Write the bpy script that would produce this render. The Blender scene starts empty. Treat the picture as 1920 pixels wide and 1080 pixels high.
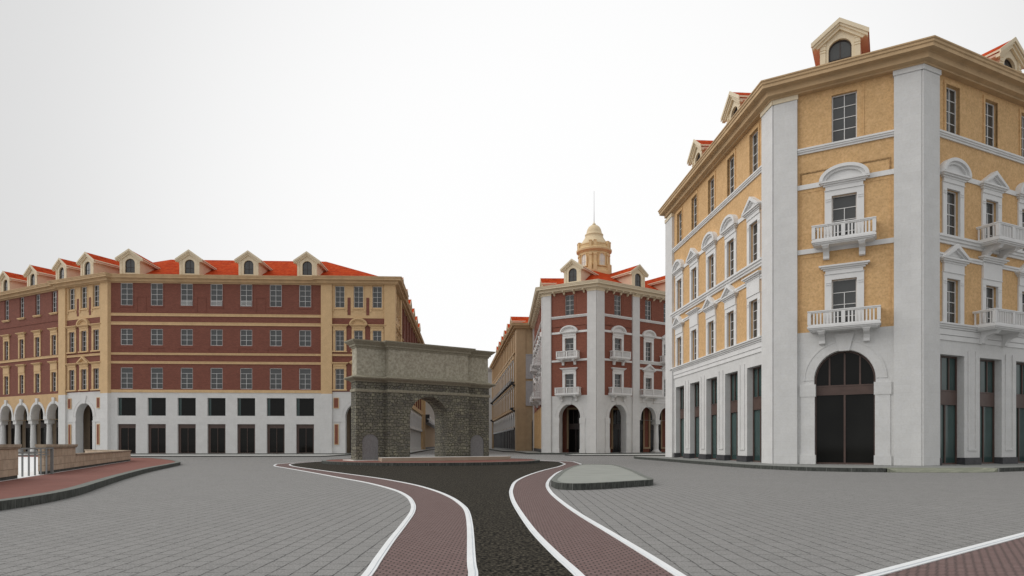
import bpy, bmesh, math, random
from math import pi, sin, cos, sqrt, atan2, radians, tan
from mathutils import Vector
random.seed(7)
sc = bpy.context.scene
COL = sc.collection
E = 1.38          # eye height
PV = 0.20         # pavement height

# ------------------------------------------------------------------ materials
def nt(name):
    m = bpy.data.materials.new(name); m.use_nodes = True
    t = m.node_tree; b = t.nodes['Principled BSDF']
    return m, t, b
def node(t, typ, **kw):
    n = t.nodes.new(typ)
    for k, v in kw.items():
        if k.startswith('i_'): n.inputs[k[2:].replace('_', ' ')].default_value = v
        else: setattr(n, k, v)
    return n
def c4(c): return (c[0], c[1], c[2], 1)
def coords(t, mode='wall', scale=(1, 1, 1)):
    tc = node(t, 'ShaderNodeTexCoord')
    if mode == 'obj': return tc.outputs['Object']
    sp = node(t, 'ShaderNodeSeparateXYZ'); t.links.new(tc.outputs['Object'], sp.inputs[0])
    cb = node(t, 'ShaderNodeCombineXYZ')
    if mode == 'wall':                       # x + y along the wall, z up
        ad = node(t, 'ShaderNodeMath', operation='ADD')
        t.links.new(sp.outputs[0], ad.inputs[0]); t.links.new(sp.outputs[1], ad.inputs[1])
        t.links.new(ad.outputs[0], cb.inputs[0]); t.links.new(sp.outputs[2], cb.inputs[1])
    elif mode == 'yx':
        t.links.new(sp.outputs[1], cb.inputs[0]); t.links.new(sp.outputs[0], cb.inputs[1])
    return cb.outputs[0]
def mixc(t, fac, a, b, blend='MIX'):
    n = node(t, 'ShaderNodeMix', data_type='RGBA', blend_type=blend)
    for sock, v in ((0, fac), (6, a), (7, b)):
        if hasattr(v, 'links') or isinstance(v, bpy.types.NodeSocket): t.links.new(v, n.inputs[sock])
        else: n.inputs[sock].default_value = v if sock == 0 else c4(v)
    return n.outputs[2]
def noise(t, vec, scale, detail=4, rough=.55, lo=.3, hi=.7, stretch=None):
    if stretch:
        mp = node(t, 'ShaderNodeMapping'); mp.inputs['Scale'].default_value = stretch
        t.links.new(vec, mp.inputs[0]); vec = mp.outputs[0]
    n = node(t, 'ShaderNodeTexNoise'); n.inputs['Scale'].default_value = scale
    n.inputs['Detail'].default_value = detail; n.inputs['Roughness'].default_value = rough
    t.links.new(vec, n.inputs['Vector'])
    r = node(t, 'ShaderNodeMapRange'); r.inputs[1].default_value = lo; r.inputs[2].default_value = hi
    t.links.new(n.outputs[0], r.inputs[0])
    return r.outputs[0]
def bump(t, b, h, strength=.3, dist=.02):
    n = node(t, 'ShaderNodeBump'); n.inputs['Strength'].default_value = strength; n.inputs['Distance'].default_value = dist
    t.links.new(h, n.inputs['Height']); t.links.new(n.outputs[0], b.inputs['Normal'])

def m_plaster(name, c, var=.12, panel=False, rough=.85, grain=0):
    m, t, b = nt(name); v = coords(t, 'wall'); o = coords(t, 'obj')
    n1 = noise(t, o, 1.1, 5); n2 = noise(t, o, 9, 3, lo=.35, hi=.65)
    n3 = noise(t, o, 2.2, 4, lo=.45, hi=.8, stretch=(2.5, 2.5, .35))
    dk = tuple(x * (1 - var) for x in c); lt = tuple(min(1, x * (1 + var * .5)) for x in c)
    k = mixc(t, n1, dk, lt)
    f = node(t, 'ShaderNodeMath', operation='MULTIPLY'); f.inputs[1].default_value = var * .9; t.links.new(n2, f.inputs[0])
    k = mixc(t, f.outputs[0], k, tuple(x * .72 for x in c))
    f2 = node(t, 'ShaderNodeMath', operation='MULTIPLY'); f2.inputs[1].default_value = var * .8; t.links.new(n3, f2.inputs[0])
    k = mixc(t, f2.outputs[0], k, tuple(x * .75 for x in c))
    if grain:
        g = noise(t, o, 8.5, 5, .7, .42, .64); f3 = node(t, 'ShaderNodeMath', operation='MULTIPLY'); f3.inputs[1].default_value = grain; t.links.new(g, f3.inputs[0]); k = mixc(t, f3.outputs[0], k, (c[0] * .62, c[1] * .58, c[2] * .55))
        g = noise(t, o, 4, 4, .65, .48, .66); f3 = node(t, 'ShaderNodeMath', operation='MULTIPLY'); f3.inputs[1].default_value = grain; t.links.new(g, f3.inputs[0]); k = mixc(t, f3.outputs[0], k, (c[0] * 1.08, c[1] * 1.1, c[2] * 1.2))
    if panel:
        br = node(t, 'ShaderNodeTexBrick', offset=.5); t.links.new(v, br.inputs['Vector'])
        br.inputs['Color1'].default_value = (1, 1, 1, 1); br.inputs['Color2'].default_value = (.965, .965, .965, 1)
        br.inputs['Mortar'].default_value = (.9, .9, .9, 1); br.inputs['Scale'].default_value = 1
        br.inputs['Mortar Size'].default_value = .006; br.inputs['Brick Width'].default_value = .9; br.inputs['Row Height'].default_value = .45
        k = mixc(t, 1.0, k, br.outputs['Color'], 'MULTIPLY')
    t.links.new(k, b.inputs['Base Color']); b.inputs['Roughness'].default_value = rough
    bump(t, b, n2, .15, .01)
    return m
def m_brick(name, c1, c2, mortar, w, h, ms, mode='wall', noise_amt=.25, bumpd=.01, rough=.85, warp=0, nscale=1.3, bias=0, speck=0, fade=0, lines=0, alt=None):
    m, t, b = nt(name); v = coords(t, mode) if mode != 'obj' else coords(t, 'obj'); o = coords(t, 'obj')
    if warp:
        nn = node(t, 'ShaderNodeTexNoise'); nn.inputs['Scale'].default_value = 3.5; t.links.new(v, nn.inputs['Vector'])
        sb = node(t, 'ShaderNodeVectorMath', operation='SUBTRACT'); sb.inputs[1].default_value = (.5, .5, .5); t.links.new(nn.outputs['Color'], sb.inputs[0])
        ml = node(t, 'ShaderNodeVectorMath', operation='SCALE'); ml.inputs['Scale'].default_value = warp; t.links.new(sb.outputs[0], ml.inputs[0])
        ad = node(t, 'ShaderNodeVectorMath', operation='ADD'); t.links.new(v, ad.inputs[0]); t.links.new(ml.outputs[0], ad.inputs[1]); v = ad.outputs[0]
    br = node(t, 'ShaderNodeTexBrick', offset=.5); t.links.new(v, br.inputs['Vector'])
    br.inputs['Color1'].default_value = c4(c1); br.inputs['Color2'].default_value = c4(c2); br.inputs['Mortar'].default_value = c4(mortar)
    br.inputs['Scale'].default_value = 1; br.inputs['Mortar Size'].default_value = ms; br.inputs['Mortar Smooth'].default_value = .2
    br.inputs['Brick Width'].default_value = w; br.inputs['Row Height'].default_value = h; br.inputs['Bias'].default_value = bias
    bcol = br.outputs['Color']
    if alt:
        b2 = node(t, 'ShaderNodeTexBrick', offset=.37); t.links.new(v, b2.inputs['Vector'])
        b2.inputs['Color1'].default_value = c4(tuple(x * .85 for x in c1)); b2.inputs['Color2'].default_value = c4(tuple(x * 1.25 for x in c2)); b2.inputs['Mortar'].default_value = c4(mortar)
        b2.inputs['Scale'].default_value = 1; b2.inputs['Mortar Size'].default_value = ms * .8; b2.inputs['Brick Width'].default_value = alt[0]; b2.inputs['Row Height'].default_value = alt[1]
        mk = node(t, 'ShaderNodeMath', operation='GREATER_THAN'); mk.inputs[1].default_value = .5; t.links.new(noise(t, o, 1.7, 2, .5, .3, .7), mk.inputs[0]); bcol = mixc(t, mk.outputs[0], bcol, b2.outputs['Color'])
        pt = mixc(t, noise(t, o, 1.1, 3, .6, .42, .6), (.74, .72, .74), (1.1, 1.09, 1.02)); bcol = mixc(t, 1.0, bcol, pt, 'MULTIPLY')
    n1 = noise(t, o, nscale, 6, .6)
    f = node(t, 'ShaderNodeMath', operation='MULTIPLY'); f.inputs[1].default_value = noise_amt; t.links.new(n1, f.inputs[0])
    k = mixc(t, f.outputs[0], bcol, tuple(x * .45 for x in c1))
    if fade:
        nf = noise(t, o, 4.5, 4, .65, .38, .62); f3 = node(t, 'ShaderNodeMath', operation='MULTIPLY'); t.links.new(nf, f3.inputs[0]); t.links.new(br.outputs['Fac'], f3.inputs[1])
        f4 = node(t, 'ShaderNodeMath', operation='MULTIPLY'); f4.inputs[1].default_value = fade; t.links.new(f3.outputs[0], f4.inputs[0]); k = mixc(t, f4.outputs[0], k, c1)
    if lines:
        sp = node(t, 'ShaderNodeSeparateXYZ'); t.links.new(v, sp.inputs[0])
        dv_ = node(t, 'ShaderNodeMath', operation='DIVIDE'); dv_.inputs[1].default_value = lines; t.links.new(sp.outputs[1], dv_.inputs[0])
        pp = node(t, 'ShaderNodeMath', operation='PINGPONG'); pp.inputs[1].default_value = .5; t.links.new(dv_.outputs[0], pp.inputs[0])
        ls = node(t, 'ShaderNodeMath', operation='LESS_THAN'); ls.inputs[1].default_value = .03; t.links.new(pp.outputs[0], ls.inputs[0])
        l2 = node(t, 'ShaderNodeMath', operation='MULTIPLY'); t.links.new(ls.outputs[0], l2.inputs[0]); t.links.new(noise(t, o, 5.5, 4, .65, .34, .6), l2.inputs[1])
        k = mixc(t, l2.outputs[0], k, (.012, .012, .012))
    if speck:
        n2 = noise(t, o, 42, 3, .7, .46, .72)
        f2 = node(t, 'ShaderNodeMath', operation='MULTIPLY'); f2.inputs[1].default_value = speck; t.links.new(n2, f2.inputs[0])
        k = mixc(t, f2.outputs[0], k, tuple(min(1, x * 1.8) for x in c1))
    t.links.new(k, b.inputs['Base Color']); b.inputs['Roughness'].default_value = rough
    inv = node(t, 'ShaderNodeMath', operation='SUBTRACT'); inv.inputs[0].default_value = 1; t.links.new(br.outputs['Fac'], inv.inputs[1])
    bump(t, b, inv.outputs[0], .5, bumpd)
    return m
def m_noise(name, ca, cb, scale, rough=.85, lo=.35, hi=.65, stretch=None, scale2=None, c3=None, f3=.5, bumps=0, detail=5):
    m, t, b = nt(name); o = coords(t, 'obj')
    k = mixc(t, noise(t, o, scale, detail, .6, lo, hi, stretch), ca, cb)
    if scale2:
        n2 = noise(t, o, scale2, 4, .6, .45, .7)
        f = node(t, 'ShaderNodeMath', operation='MULTIPLY'); f.inputs[1].default_value = f3; t.links.new(n2, f.inputs[0])
        k = mixc(t, f.outputs[0], k, c3)
    t.links.new(k, b.inputs['Base Color']); b.inputs['Roughness'].default_value = rough
    if bumps: bump(t, b, noise(t, o, scale, 4), bumps, .02)
    return m
def m_glass(name, c, rough=.04, ior=1.55):
    m, t, b = nt(name); o = coords(t, 'obj')
    k = mixc(t, noise(t, o, .35, 2), tuple(x * .6 for x in c), tuple(x * 1.3 for x in c))
    t.links.new(k, b.inputs['Base Color']); b.inputs['Roughness'].default_value = rough; b.inputs['IOR'].default_value = ior
    return m

M = {}
M['white'] = m_plaster('white_plaster', (.68, .68, .67), .07, True, grain=.16)
M['trim'] = m_plaster('white_trim', (.735, .735, .73), .07)
M['ochre'] = m_plaster('ochre_plaster', (.68, .44, .215), .12, grain=.62)
M['ochre_trim'] = m_plaster('ochre_trim', (.59, .40, .21), .12, grain=.3)
M['sand'] = m_plaster('sand_trim', (.67, .47, .26), .12, grain=.35)
M['cornice'] = m_plaster('ochre_cornice', (.56, .39, .22), .16)
M['cupola'] = m_plaster('cupola_stone', (.72, .53, .29), .14)
M['domestone'] = m_plaster('dome_stone', (.74, .60, .39), .12, grain=.2)
M['cream'] = m_plaster('cream_trim', (.74, .64, .47), .08, grain=.2)
M['cheek'] = m_plaster('cream_cheek_roof_bounce', (.72, .54, .40), .1)  # dormer cream with the roof's orange bounce light mixed into the colour
M['tan'] = m_plaster('tan_plaster', (.49, .35, .21), .12, grain=.3)
M['tanlow'] = m_plaster('tan_stone', (.44, .32, .2), .12)
M['brick'] = m_brick('red_brick', (.30, .114, .079), (.228, .085, .06), (.115, .05, .042), .28, .09, .014, noise_amt=.16)
M['brick2'] = m_brick('red_brick_warm', (.325, .122, .08), (.258, .094, .064), (.14, .058, .043), .28, .09, .013, noise_amt=.16)
M['roof'] = m_noise('terracotta_roof', (.48, .054, .012), (.30, .028, .007), 1.3, .9, stretch=(.5, .5, 3), scale2=2.6, c3=(.62, .13, .035), f3=.6)
M['soffit'] = m_plaster('terracotta_soffit', (.72, .52, .40), .1)
M['frame'] = m_noise('white_frame', (.66, .66, .655), (.74, .74, .735), 3, .5)
M['brown'] = m_noise('brown_frame', (.075, .045, .037), (.095, .058, .047), 2, .45)
M['dark_frame'] = m_noise('dark_frame', (.028, .02, .018), (.05, .032, .026), 2, .45)
M['pane'] = m_glass('window_glass', (.055, .058, .058), .05, 1.6)
M['pane_dark'] = m_glass('dark_glass', (.009, .009, .008), .06, 1.28)
M['pane_teal'] = m_glass('teal_glass', (.045, .082, .078), .12, 1.5)
M['plinth'] = m_noise('dark_plinth', (.035, .036, .04), (.06, .06, .065), 4, .6)
M['panel_grey'] = m_noise('grey_panel', (.36, .35, .36), (.43, .42, .43), 2, .8)
M['shutter'] = m_noise('white_shutter', (.7, .66, .56), (.78, .74, .64), 2, .6)
M['stone'] = m_brick('rubble_stone', (.275, .262, .203), (.088, .087, .09), (.012, .012, .012), .36, .245, .032, warp=.22, noise_amt=.55, bumpd=.12, nscale=3.0, rough=.95, speck=.5, alt=(.27, .17))
M['gravelly'] = m_noise('attic_stone', (.29, .265, .205), (.46, .43, .345), 5.5, .95, .38, .64, scale2=18, c3=(.55, .52, .44), f3=.45, bumps=.3)
M['gatecornice'] = m_noise('gate_cornice_stone', (.24, .22, .165), (.36, .335, .26), 9, .95, .35, .7, scale2=26, c3=(.35, .33, .27), f3=.45, bumps=.3)
M['niche'] = m_noise('grey_infill', (.17, .165, .168), (.235, .228, .23), 14, .95, .35, .65)
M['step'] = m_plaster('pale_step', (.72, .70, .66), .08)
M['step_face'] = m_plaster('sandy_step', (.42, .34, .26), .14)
M['wallstone'] = m_brick('tan_wall_stone', (.54, .42, .31), (.42, .31, .215), (.2, .14, .09), 1.1, .34, .012, noise_amt=.75, nscale=2.6, warp=.05, rough=.92, speck=.3)
M['coping'] = m_noise('coping_stone', (.38, .30, .22), (.26, .2, .14), 4, .9, scale2=1.4, c3=(.45, .38, .3), f3=.5)
M['kerb'] = m_noise('kerb_stone', (.028, .031, .028), (.105, .11, .10), 7, .85, .33, .68, stretch=(2.2, 2.2, .5), scale2=2.0, c3=(.07, .072, .068), f3=.5)
M['kerbtop'] = m_noise('kerb_top', (.125, .135, .12), (.18, .19, .172), 5, .85)
M['redpave'] = m_brick('red_paving', (.235, .1, .08), (.205, .088, .07), (.16, .07, .058), .5, .22, .006, mode='obj', noise_amt=.1)
M['redpath'] = m_brick('red_setts', (.225, .152, .142), (.195, .126, .117), (.06, .046, .044), .105, .08, .012, mode='obj', noise_amt=.16, nscale=3, speck=.15)
M['paver'] = m_brick('grey_pavers', (.225, .222, .216), (.2, .198, .192), (.012, .012, .012), .33, .235, .0125, mode='yx', noise_amt=.16, nscale=.5, warp=.03, speck=.8, rough=.8, fade=.75, lines=.235)
M['asphalt'] = m_noise('asphalt', (.004, .0038, .0032), (.019, .017, .014), 14, .95, .42, .62, scale2=24, c3=(.30, .265, .2), f3=.36)
M['islandtop'] = m_noise('island_top', (.255, .268, .242), (.30, .312, .285), .8, .9, scale2=14, c3=(.24, .25, .23), f3=.3)
M['mark'] = m_noise('road_paint', (.74, .76, .77), (.80, .82, .83), 1.2, .6)
M['mark2'] = m_noise('road_paint_edge', (.6, .645, .68), (.65, .69, .72), 1.2, .6)
M['pavegrey'] = m_brick('grey_pavement', (.25, .255, .24), (.225, .23, .218), (.14, .145, .14), .6, .6, .008, mode='obj', noise_amt=.14)
M['pavepale'] = m_noise('pale_pavement', (.42, .425, .41), (.48, .485, .47), 1, .85)
M['whitefloor'] = m_noise('white_paving', (.78, .79, .79), (.84, .85, .85), 1, .7)
M['mosaic'] = m_brick('dropped_kerb_paving', (.29, .30, .23), (.2, .215, .16), (.15, .15, .13), .5, .2, .01, mode='obj', noise_amt=.3)
M['metal'] = m_noise('grey_metal', (.20, .215, .215), (.25, .262, .26), 6, .4)
M['black'] = m_noise('black_shopfront', (.014, .014, .016), (.026, .026, .03), 1.5, .4)
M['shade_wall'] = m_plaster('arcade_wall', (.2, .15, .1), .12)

for _k, _v in (('roof', .04), ('soffit', .1), ('ochre', .25), ('sand', .25), ('cheek', .15), ('asphalt', .08), ('paver', .25), ('redpath', .2), ('redpave', .2), ('stone', .2), ('gravelly', .2), ('gatecornice', .2), ('kerb', .25), ('brick', .25), ('brick2', .25)):
    M[_k].node_tree.nodes['Principled BSDF'].inputs['Specular IOR Level'].default_value = _v
# ------------------------------------------------------------------ mesh helpers
class MB:
    def __init__(s): s.v = []; s.f = []; s.mi = []; s.cur = 0
    def add(s, vs, fs):
        o = len(s.v); s.v += [tuple(p) for p in vs]
        for f in fs: s.f.append([i + o for i in f]); s.mi.append(s.cur)
    def box(s, x0, x1, y0, y1, z0, z1):
        s.add([(x0, y0, z0), (x1, y0, z0), (x1, y1, z0), (x0, y1, z0), (x0, y0, z1), (x1, y0, z1), (x1, y1, z1), (x0, y1, z1)],
              [(0, 3, 2, 1), (4, 5, 6, 7), (0, 1, 5, 4), (1, 2, 6, 5), (2, 3, 7, 6), (3, 0, 4, 7)])
    def quad(s, a, b, c, d): s.add([a, b, c, d], [(0, 1, 2, 3)])
    def prism(s, poly, y0, y1):                     # (x,z) outline extruded along y
        n = len(poly)
        s.add([(x, y0, z) for x, z in poly] + [(x, y1, z) for x, z in poly],
              [tuple(range(n)), tuple(range(2 * n - 1, n - 1, -1))] + [(i, i + n, (i + 1) % n + n, (i + 1) % n) for i in range(n)])
    def prismx(s, poly, x0, x1):                    # (y,z) outline extruded along x
        n = len(poly)
        s.add([(x0, y, z) for y, z in poly] + [(x1, y, z) for y, z in poly],
              [tuple(range(n)), tuple(range(2 * n - 1, n - 1, -1))] + [(i, i + n, (i + 1) % n + n, (i + 1) % n) for i in range(n)])
    def prismz(s, poly, z0, z1):
        n = len(poly)
        s.add([(x, y, z0) for x, y in poly] + [(x, y, z1) for x, y in poly],
              [tuple(range(n - 1, -1, -1)), tuple(range(n, 2 * n))] + [(i, (i + 1) % n, (i + 1) % n + n, i + n) for i in range(n)])
    def lathe(s, prof, cx=0, cy=0, seg=24):
        n = len(prof); vs = []; fs = []
        for k in range(seg):
            a = 2 * pi * k / seg
            vs += [(cx + r * cos(a), cy + r * sin(a), z) for r, z in prof]
        for k in range(seg):
            for i in range(n - 1):
                a = k * n + i; b = ((k + 1) % seg) * n + i
                fs.append((a, b, b + 1, a + 1))
        fs.append(tuple(k * n for k in range(seg))[::-1]); fs.append(tuple(k * n + n - 1 for k in range(seg)))
        s.add(vs, fs)
    def ring(s, cx, cz, r0x, r0z, r1x, r1z, y0, y1, a0=0, a1=pi, seg=16):   # elliptical arch band
        for i in range(seg):
            p = a0 + (a1 - a0) * i / seg; q = a0 + (a1 - a0) * (i + 1) / seg
            s.prism([(cx + r0x * cos(p), cz + r0z * sin(p)), (cx + r1x * cos(p), cz + r1z * sin(p)),
                     (cx + r1x * cos(q), cz + r1z * sin(q)), (cx + r0x * cos(q), cz + r0z * sin(q))], y0, y1)
    def mesh(s, name, mats):
        me = bpy.data.meshes.new(name); me.from_pydata(s.v, [], s.f)
        if not isinstance(mats, (list, tuple)): mats = [mats]
        for m in mats: me.materials.append(M[m])
        for p, i in zip(me.polygons, s.mi): p.material_index = i
        bm = bmesh.new(); bm.from_mesh(me); bmesh.ops.recalc_face_normals(bm, faces=bm.faces); bm.to_mesh(me); bm.free()
        me.update(); return me
def link(name, me, parent=None, loc=(0, 0, 0), rz=0):
    o = bpy.data.objects.new(name, me); COL.objects.link(o)
    if parent: o.parent = parent
    o.location = loc; o.rotation_euler = (0, 0, rz); return o
def smooth(o):
    for p in o.data.polygons: p.use_smooth = True
def thing(name, loc, label, cat, group=None):
    o = bpy.data.objects.new(name, None); COL.objects.link(o); o.location = loc
    o.empty_display_size = 1; o['label'] = label; o['category'] = cat
    if group: o['group'] = group
    return o
def struct(name, me, loc=(0, 0, 0), kind='structure'):
    o = link(name, me, None, loc); o['kind'] = kind; return o
CACHE = {}
def cached(key, fn):
    if key not in CACHE: CACHE[key] = fn()
    return CACHE[key]

class Fac:                                          # a facade: x along it, y into the building, z up
    def __init__(s, root, a, b):
        s.root = root; s.a = Vector((a[0] - root.location.x, a[1] - root.location.y)); d = Vector((b[0] - a[0], b[1] - a[1]))
        s.len = d.length; s.u = d.normalized(); s.ang = atan2(s.u.y, s.u.x)
    def put(s, name, me, u=0, y=0, z=0):
        p = s.a + s.u * u + Vector((-s.u.y, s.u.x)) * y
        return link(name, me, s.root, (p.x, p.y, z), s.ang)

def wall(mb, u0, u1, z0, z1, holes=(), y=0, depth=.3, ends=.5):
    """holes: ('r',u0,u1,z0,z1) or ('a',u0,u1,z0,spring,crown)"""
    us = sorted({u0, u1, *[h[1] for h in holes], *[h[2] for h in holes]}); zs = {z0, z1}
    for h in holes:
        zs.add(max(z0, h[3])); zs.add(min(z1, h[-1]))
    zs = sorted(zs)
    us = [u for u in us if u0 - 1e-6 <= u <= u1 + 1e-6]
    for i in range(len(us) - 1):
        for j in range(len(zs) - 1):
            cu = (us[i] + us[i + 1]) / 2; cz = (zs[j] + zs[j + 1]) / 2
            if any(h[1] < cu < h[2] and h[3] < cz < h[-1] for h in holes): continue
            mb.quad((us[i], y, zs[j]), (us[i + 1], y, zs[j]), (us[i + 1], y, zs[j + 1]), (us[i], y, zs[j + 1]))
    for h in holes:
        a, b, zb = h[1], h[2], max(z0, h[3]); d = y + depth
        if h[0] == 'r':
            zt = h[4]
            mb.quad((a, y, zt), (b, y, zt), (b, d, zt), (a, d, zt))
            if h[3] > z0 + 1e-4: mb.quad((a, y, zb), (b, y, zb), (b, d, zb), (a, d, zb))
            top = zt
        else:
            sp, cr = h[4], h[5]; c = (a + b) / 2; rx = (b - a) / 2; n = 20; top = sp
            for i in range(n):
                p = pi - pi * i / n; q = pi - pi * (i + 1) / n
                x0, q0, x1, q1 = c + rx * cos(p), sp + (cr - sp) * sin(p), c + rx * cos(q), sp + (cr - sp) * sin(q)
                if i != n // 2 - 1 and i != n // 2 or True:
                    mb.quad((x0, y, q0), (x1, y, q1), (x1, y, cr), (x0, y, cr))
                mb.quad((x0, y, q0), (x1, y, q1), (x1, d, q1), (x0, d, q0))
        if top > zb:
            mb.quad((a, y, zb), (a, y, top), (a, d, top), (a, d, zb)); mb.quad((b, y, zb), (b, y, top), (b, d, top), (b, d, zb))
    if ends:
        for u in (u0, u1): mb.quad((u, y, z0), (u, y, z1), (u, y + ends, z1), (u, y + ends, z0))
        mb.quad((u0, y, z1), (u1, y, z1), (u1, y + ends, z1), (u0, y + ends, z1))
        mb.quad((u0, y, z0), (u1, y, z0), (u1, y + ends, z0), (u0, y + ends, z0))
def mitre(pts, o, closed):
    n = len(pts); out = []
    P = [Vector(p) for p in pts]
    for i in range(n):
        ds = []
        if closed or i > 0: ds.append((P[i] - P[i - 1]).normalized())
        if closed or i < n - 1: ds.append((P[(i + 1) % n] - P[i]).normalized())
        ns = [Vector((d.y, -d.x)) for d in ds]
        if len(ns) == 1: m = ns[0]
        else:
            m = ns[0] + ns[1]; m = m / max(.15, (1 + ns[0].dot(ns[1])))
        out.append(P[i] + m * o)
    return out
def sweep(mb, pts, prof, closed=False, shut=True):
    n = len(pts); rings = [mitre(pts, o, closed) for o, z in prof]; k = len(prof); vs = []
    for i in range(n):
        for j in range(k): vs.append((rings[j][i].x, rings[j][i].y, prof[j][1]))
    fs = []
    for i in range(n if closed else n - 1):
        i2 = (i + 1) % n
        for j in range(k if shut else k - 1):
            j2 = (j + 1) % k
            fs.append((i * k + j, i2 * k + j, i2 * k + j2, i * k + j2))
    if not closed and shut:
        fs.append(tuple(range(k))); fs.append(tuple((n - 1) * k + j for j in range(k))[::-1])
    mb.add(vs, fs)
def rel(root, pts): return [(p[0] - root.location.x, p[1] - root.location.y) for p in pts]

# ------------------------------------------------------------------ repeated parts
def window_meshes(w, h, rows, top=False, glass='pane', frame='frame', b=.065):
    def f():
        mb = MB(); y0, y1 = 0, .06
        mb.box(-w / 2, -w / 2 + b, y0, y1, 0, h); mb.box(w / 2 - b, w / 2, y0, y1, 0, h)
        mb.box(-w / 2 + b, w / 2 - b, y0, y1, 0, b); mb.box(-w / 2 + b, w / 2 - b, y0, y1, h - b, h)
        hs = [b + (h - 2 * b) * i / rows for i in range(1, rows)]
        for z in hs: mb.box(-w / 2 + b, w / 2 - b, y0 + .008, y1, z - .018, z + .018)
        mb.box(-.02, .02, y0 + .004, y1, b, hs[-1] if top else h - b)
        p = MB(); p.box(-w / 2, w / 2, .045, .09, 0, h)
        return mb.mesh('window', frame), p.mesh('pane', glass)
    return cached(('win', w, h, rows, top, glass, frame, b), f)
def surround_mesh(w, h, kind, mat, head=.7, jamb=.36, sill=False):
    def f():
        mb = MB(); W = w / 2 + jamb; p = -.08
        for s in (-1, 1):
            x0, x1 = sorted((s * (w / 2 - .007), s * W)); mb.box(x0, x1, p, .06, 0, h)
            mb.box(x0 + .05, x1 - .05, p - .03, p, h - .32, h - .27); mb.box(x0 + .05, x1 - .05, p - .03, p, h - .2, h - .15)
        mb.box(-W, W, p, .06, h - .007, h + .32); mb.box(-W + .04, W - .04, p - .04, .2, h + .34, h + head - .1)
        mb.box(-W - .02, W + .02, p - .05, .2, h + .31, h + .345)
        zt = h + head; O = W + .3
        if kind in ('tri', 'seg', 'flat', 'tall'):
            mb.box(-W - .08, W + .08, p - .08, .2, zt - .12, zt - .02)
            mb.box(-O + .1, O - .1, p - .17, .2, zt - .02, zt + .07); mb.box(-O, O, p - .25, .2, zt + .07, zt + .16)
        if kind == 'tall': mb.box(-W + .1, W - .1, p - .03, p, h + .45, zt - .16)
        r = .86 if kind == 'seg' else .82
        if kind == 'tri':
            for s in (-1, 1):
                mb.prism([(s * O, zt + .16), (s * (O - .3), zt + .16), (0, zt + .16 + r - .24), (0, zt + .16 + r)], p - .27, .2)
                mb.prism([(s * (O - .3), zt + .16), (s * (O - .45), zt + .16), (0, zt + .16 + r - .36), (0, zt + .16 + r - .24)], p - .15, .2)
            mb.prism([(-O + .4, zt + .16), (O - .4, zt + .16), (0, zt + r - .2)], p - .02, .2)
        if kind == 'seg':
            mb.ring(0, zt + .16, O - .2, r - .18, O - .01, r, p - .27, .2)
            mb.ring(0, zt + .16, O - .36, r - .32, O - .2, r - .18, p - .15, .2)
            n = 14
            mb.prism([((O - .34) * cos(pi * i / n), zt + .16 + (r - .3) * sin(pi * i / n)) for i in range(n + 1)], p - .02, .2)
        if sill: mb.box(-W - .1, W + .1, -.2, .2, -.16, 0)
        return mb.mesh('surround', mat)
    return cached(('sur', w, h, kind, mat, head, jamb, sill), f)
def add_window(F, u, z, w, h, rows, top=False, y=.22, rec=.18, kind=None, mat='trim', head=.7, jamb=.36, sill=False, glass='pane'):
    wm, pm = window_meshes(w, h, rows, top, glass)
    o = F.put('window', wm, u, y + rec, z); link('pane', pm, o)
    if kind: link('surround', surround_mesh(w, h, kind, mat, head, jamb, sill), o, (0, -rec, 0))
    return o
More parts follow.
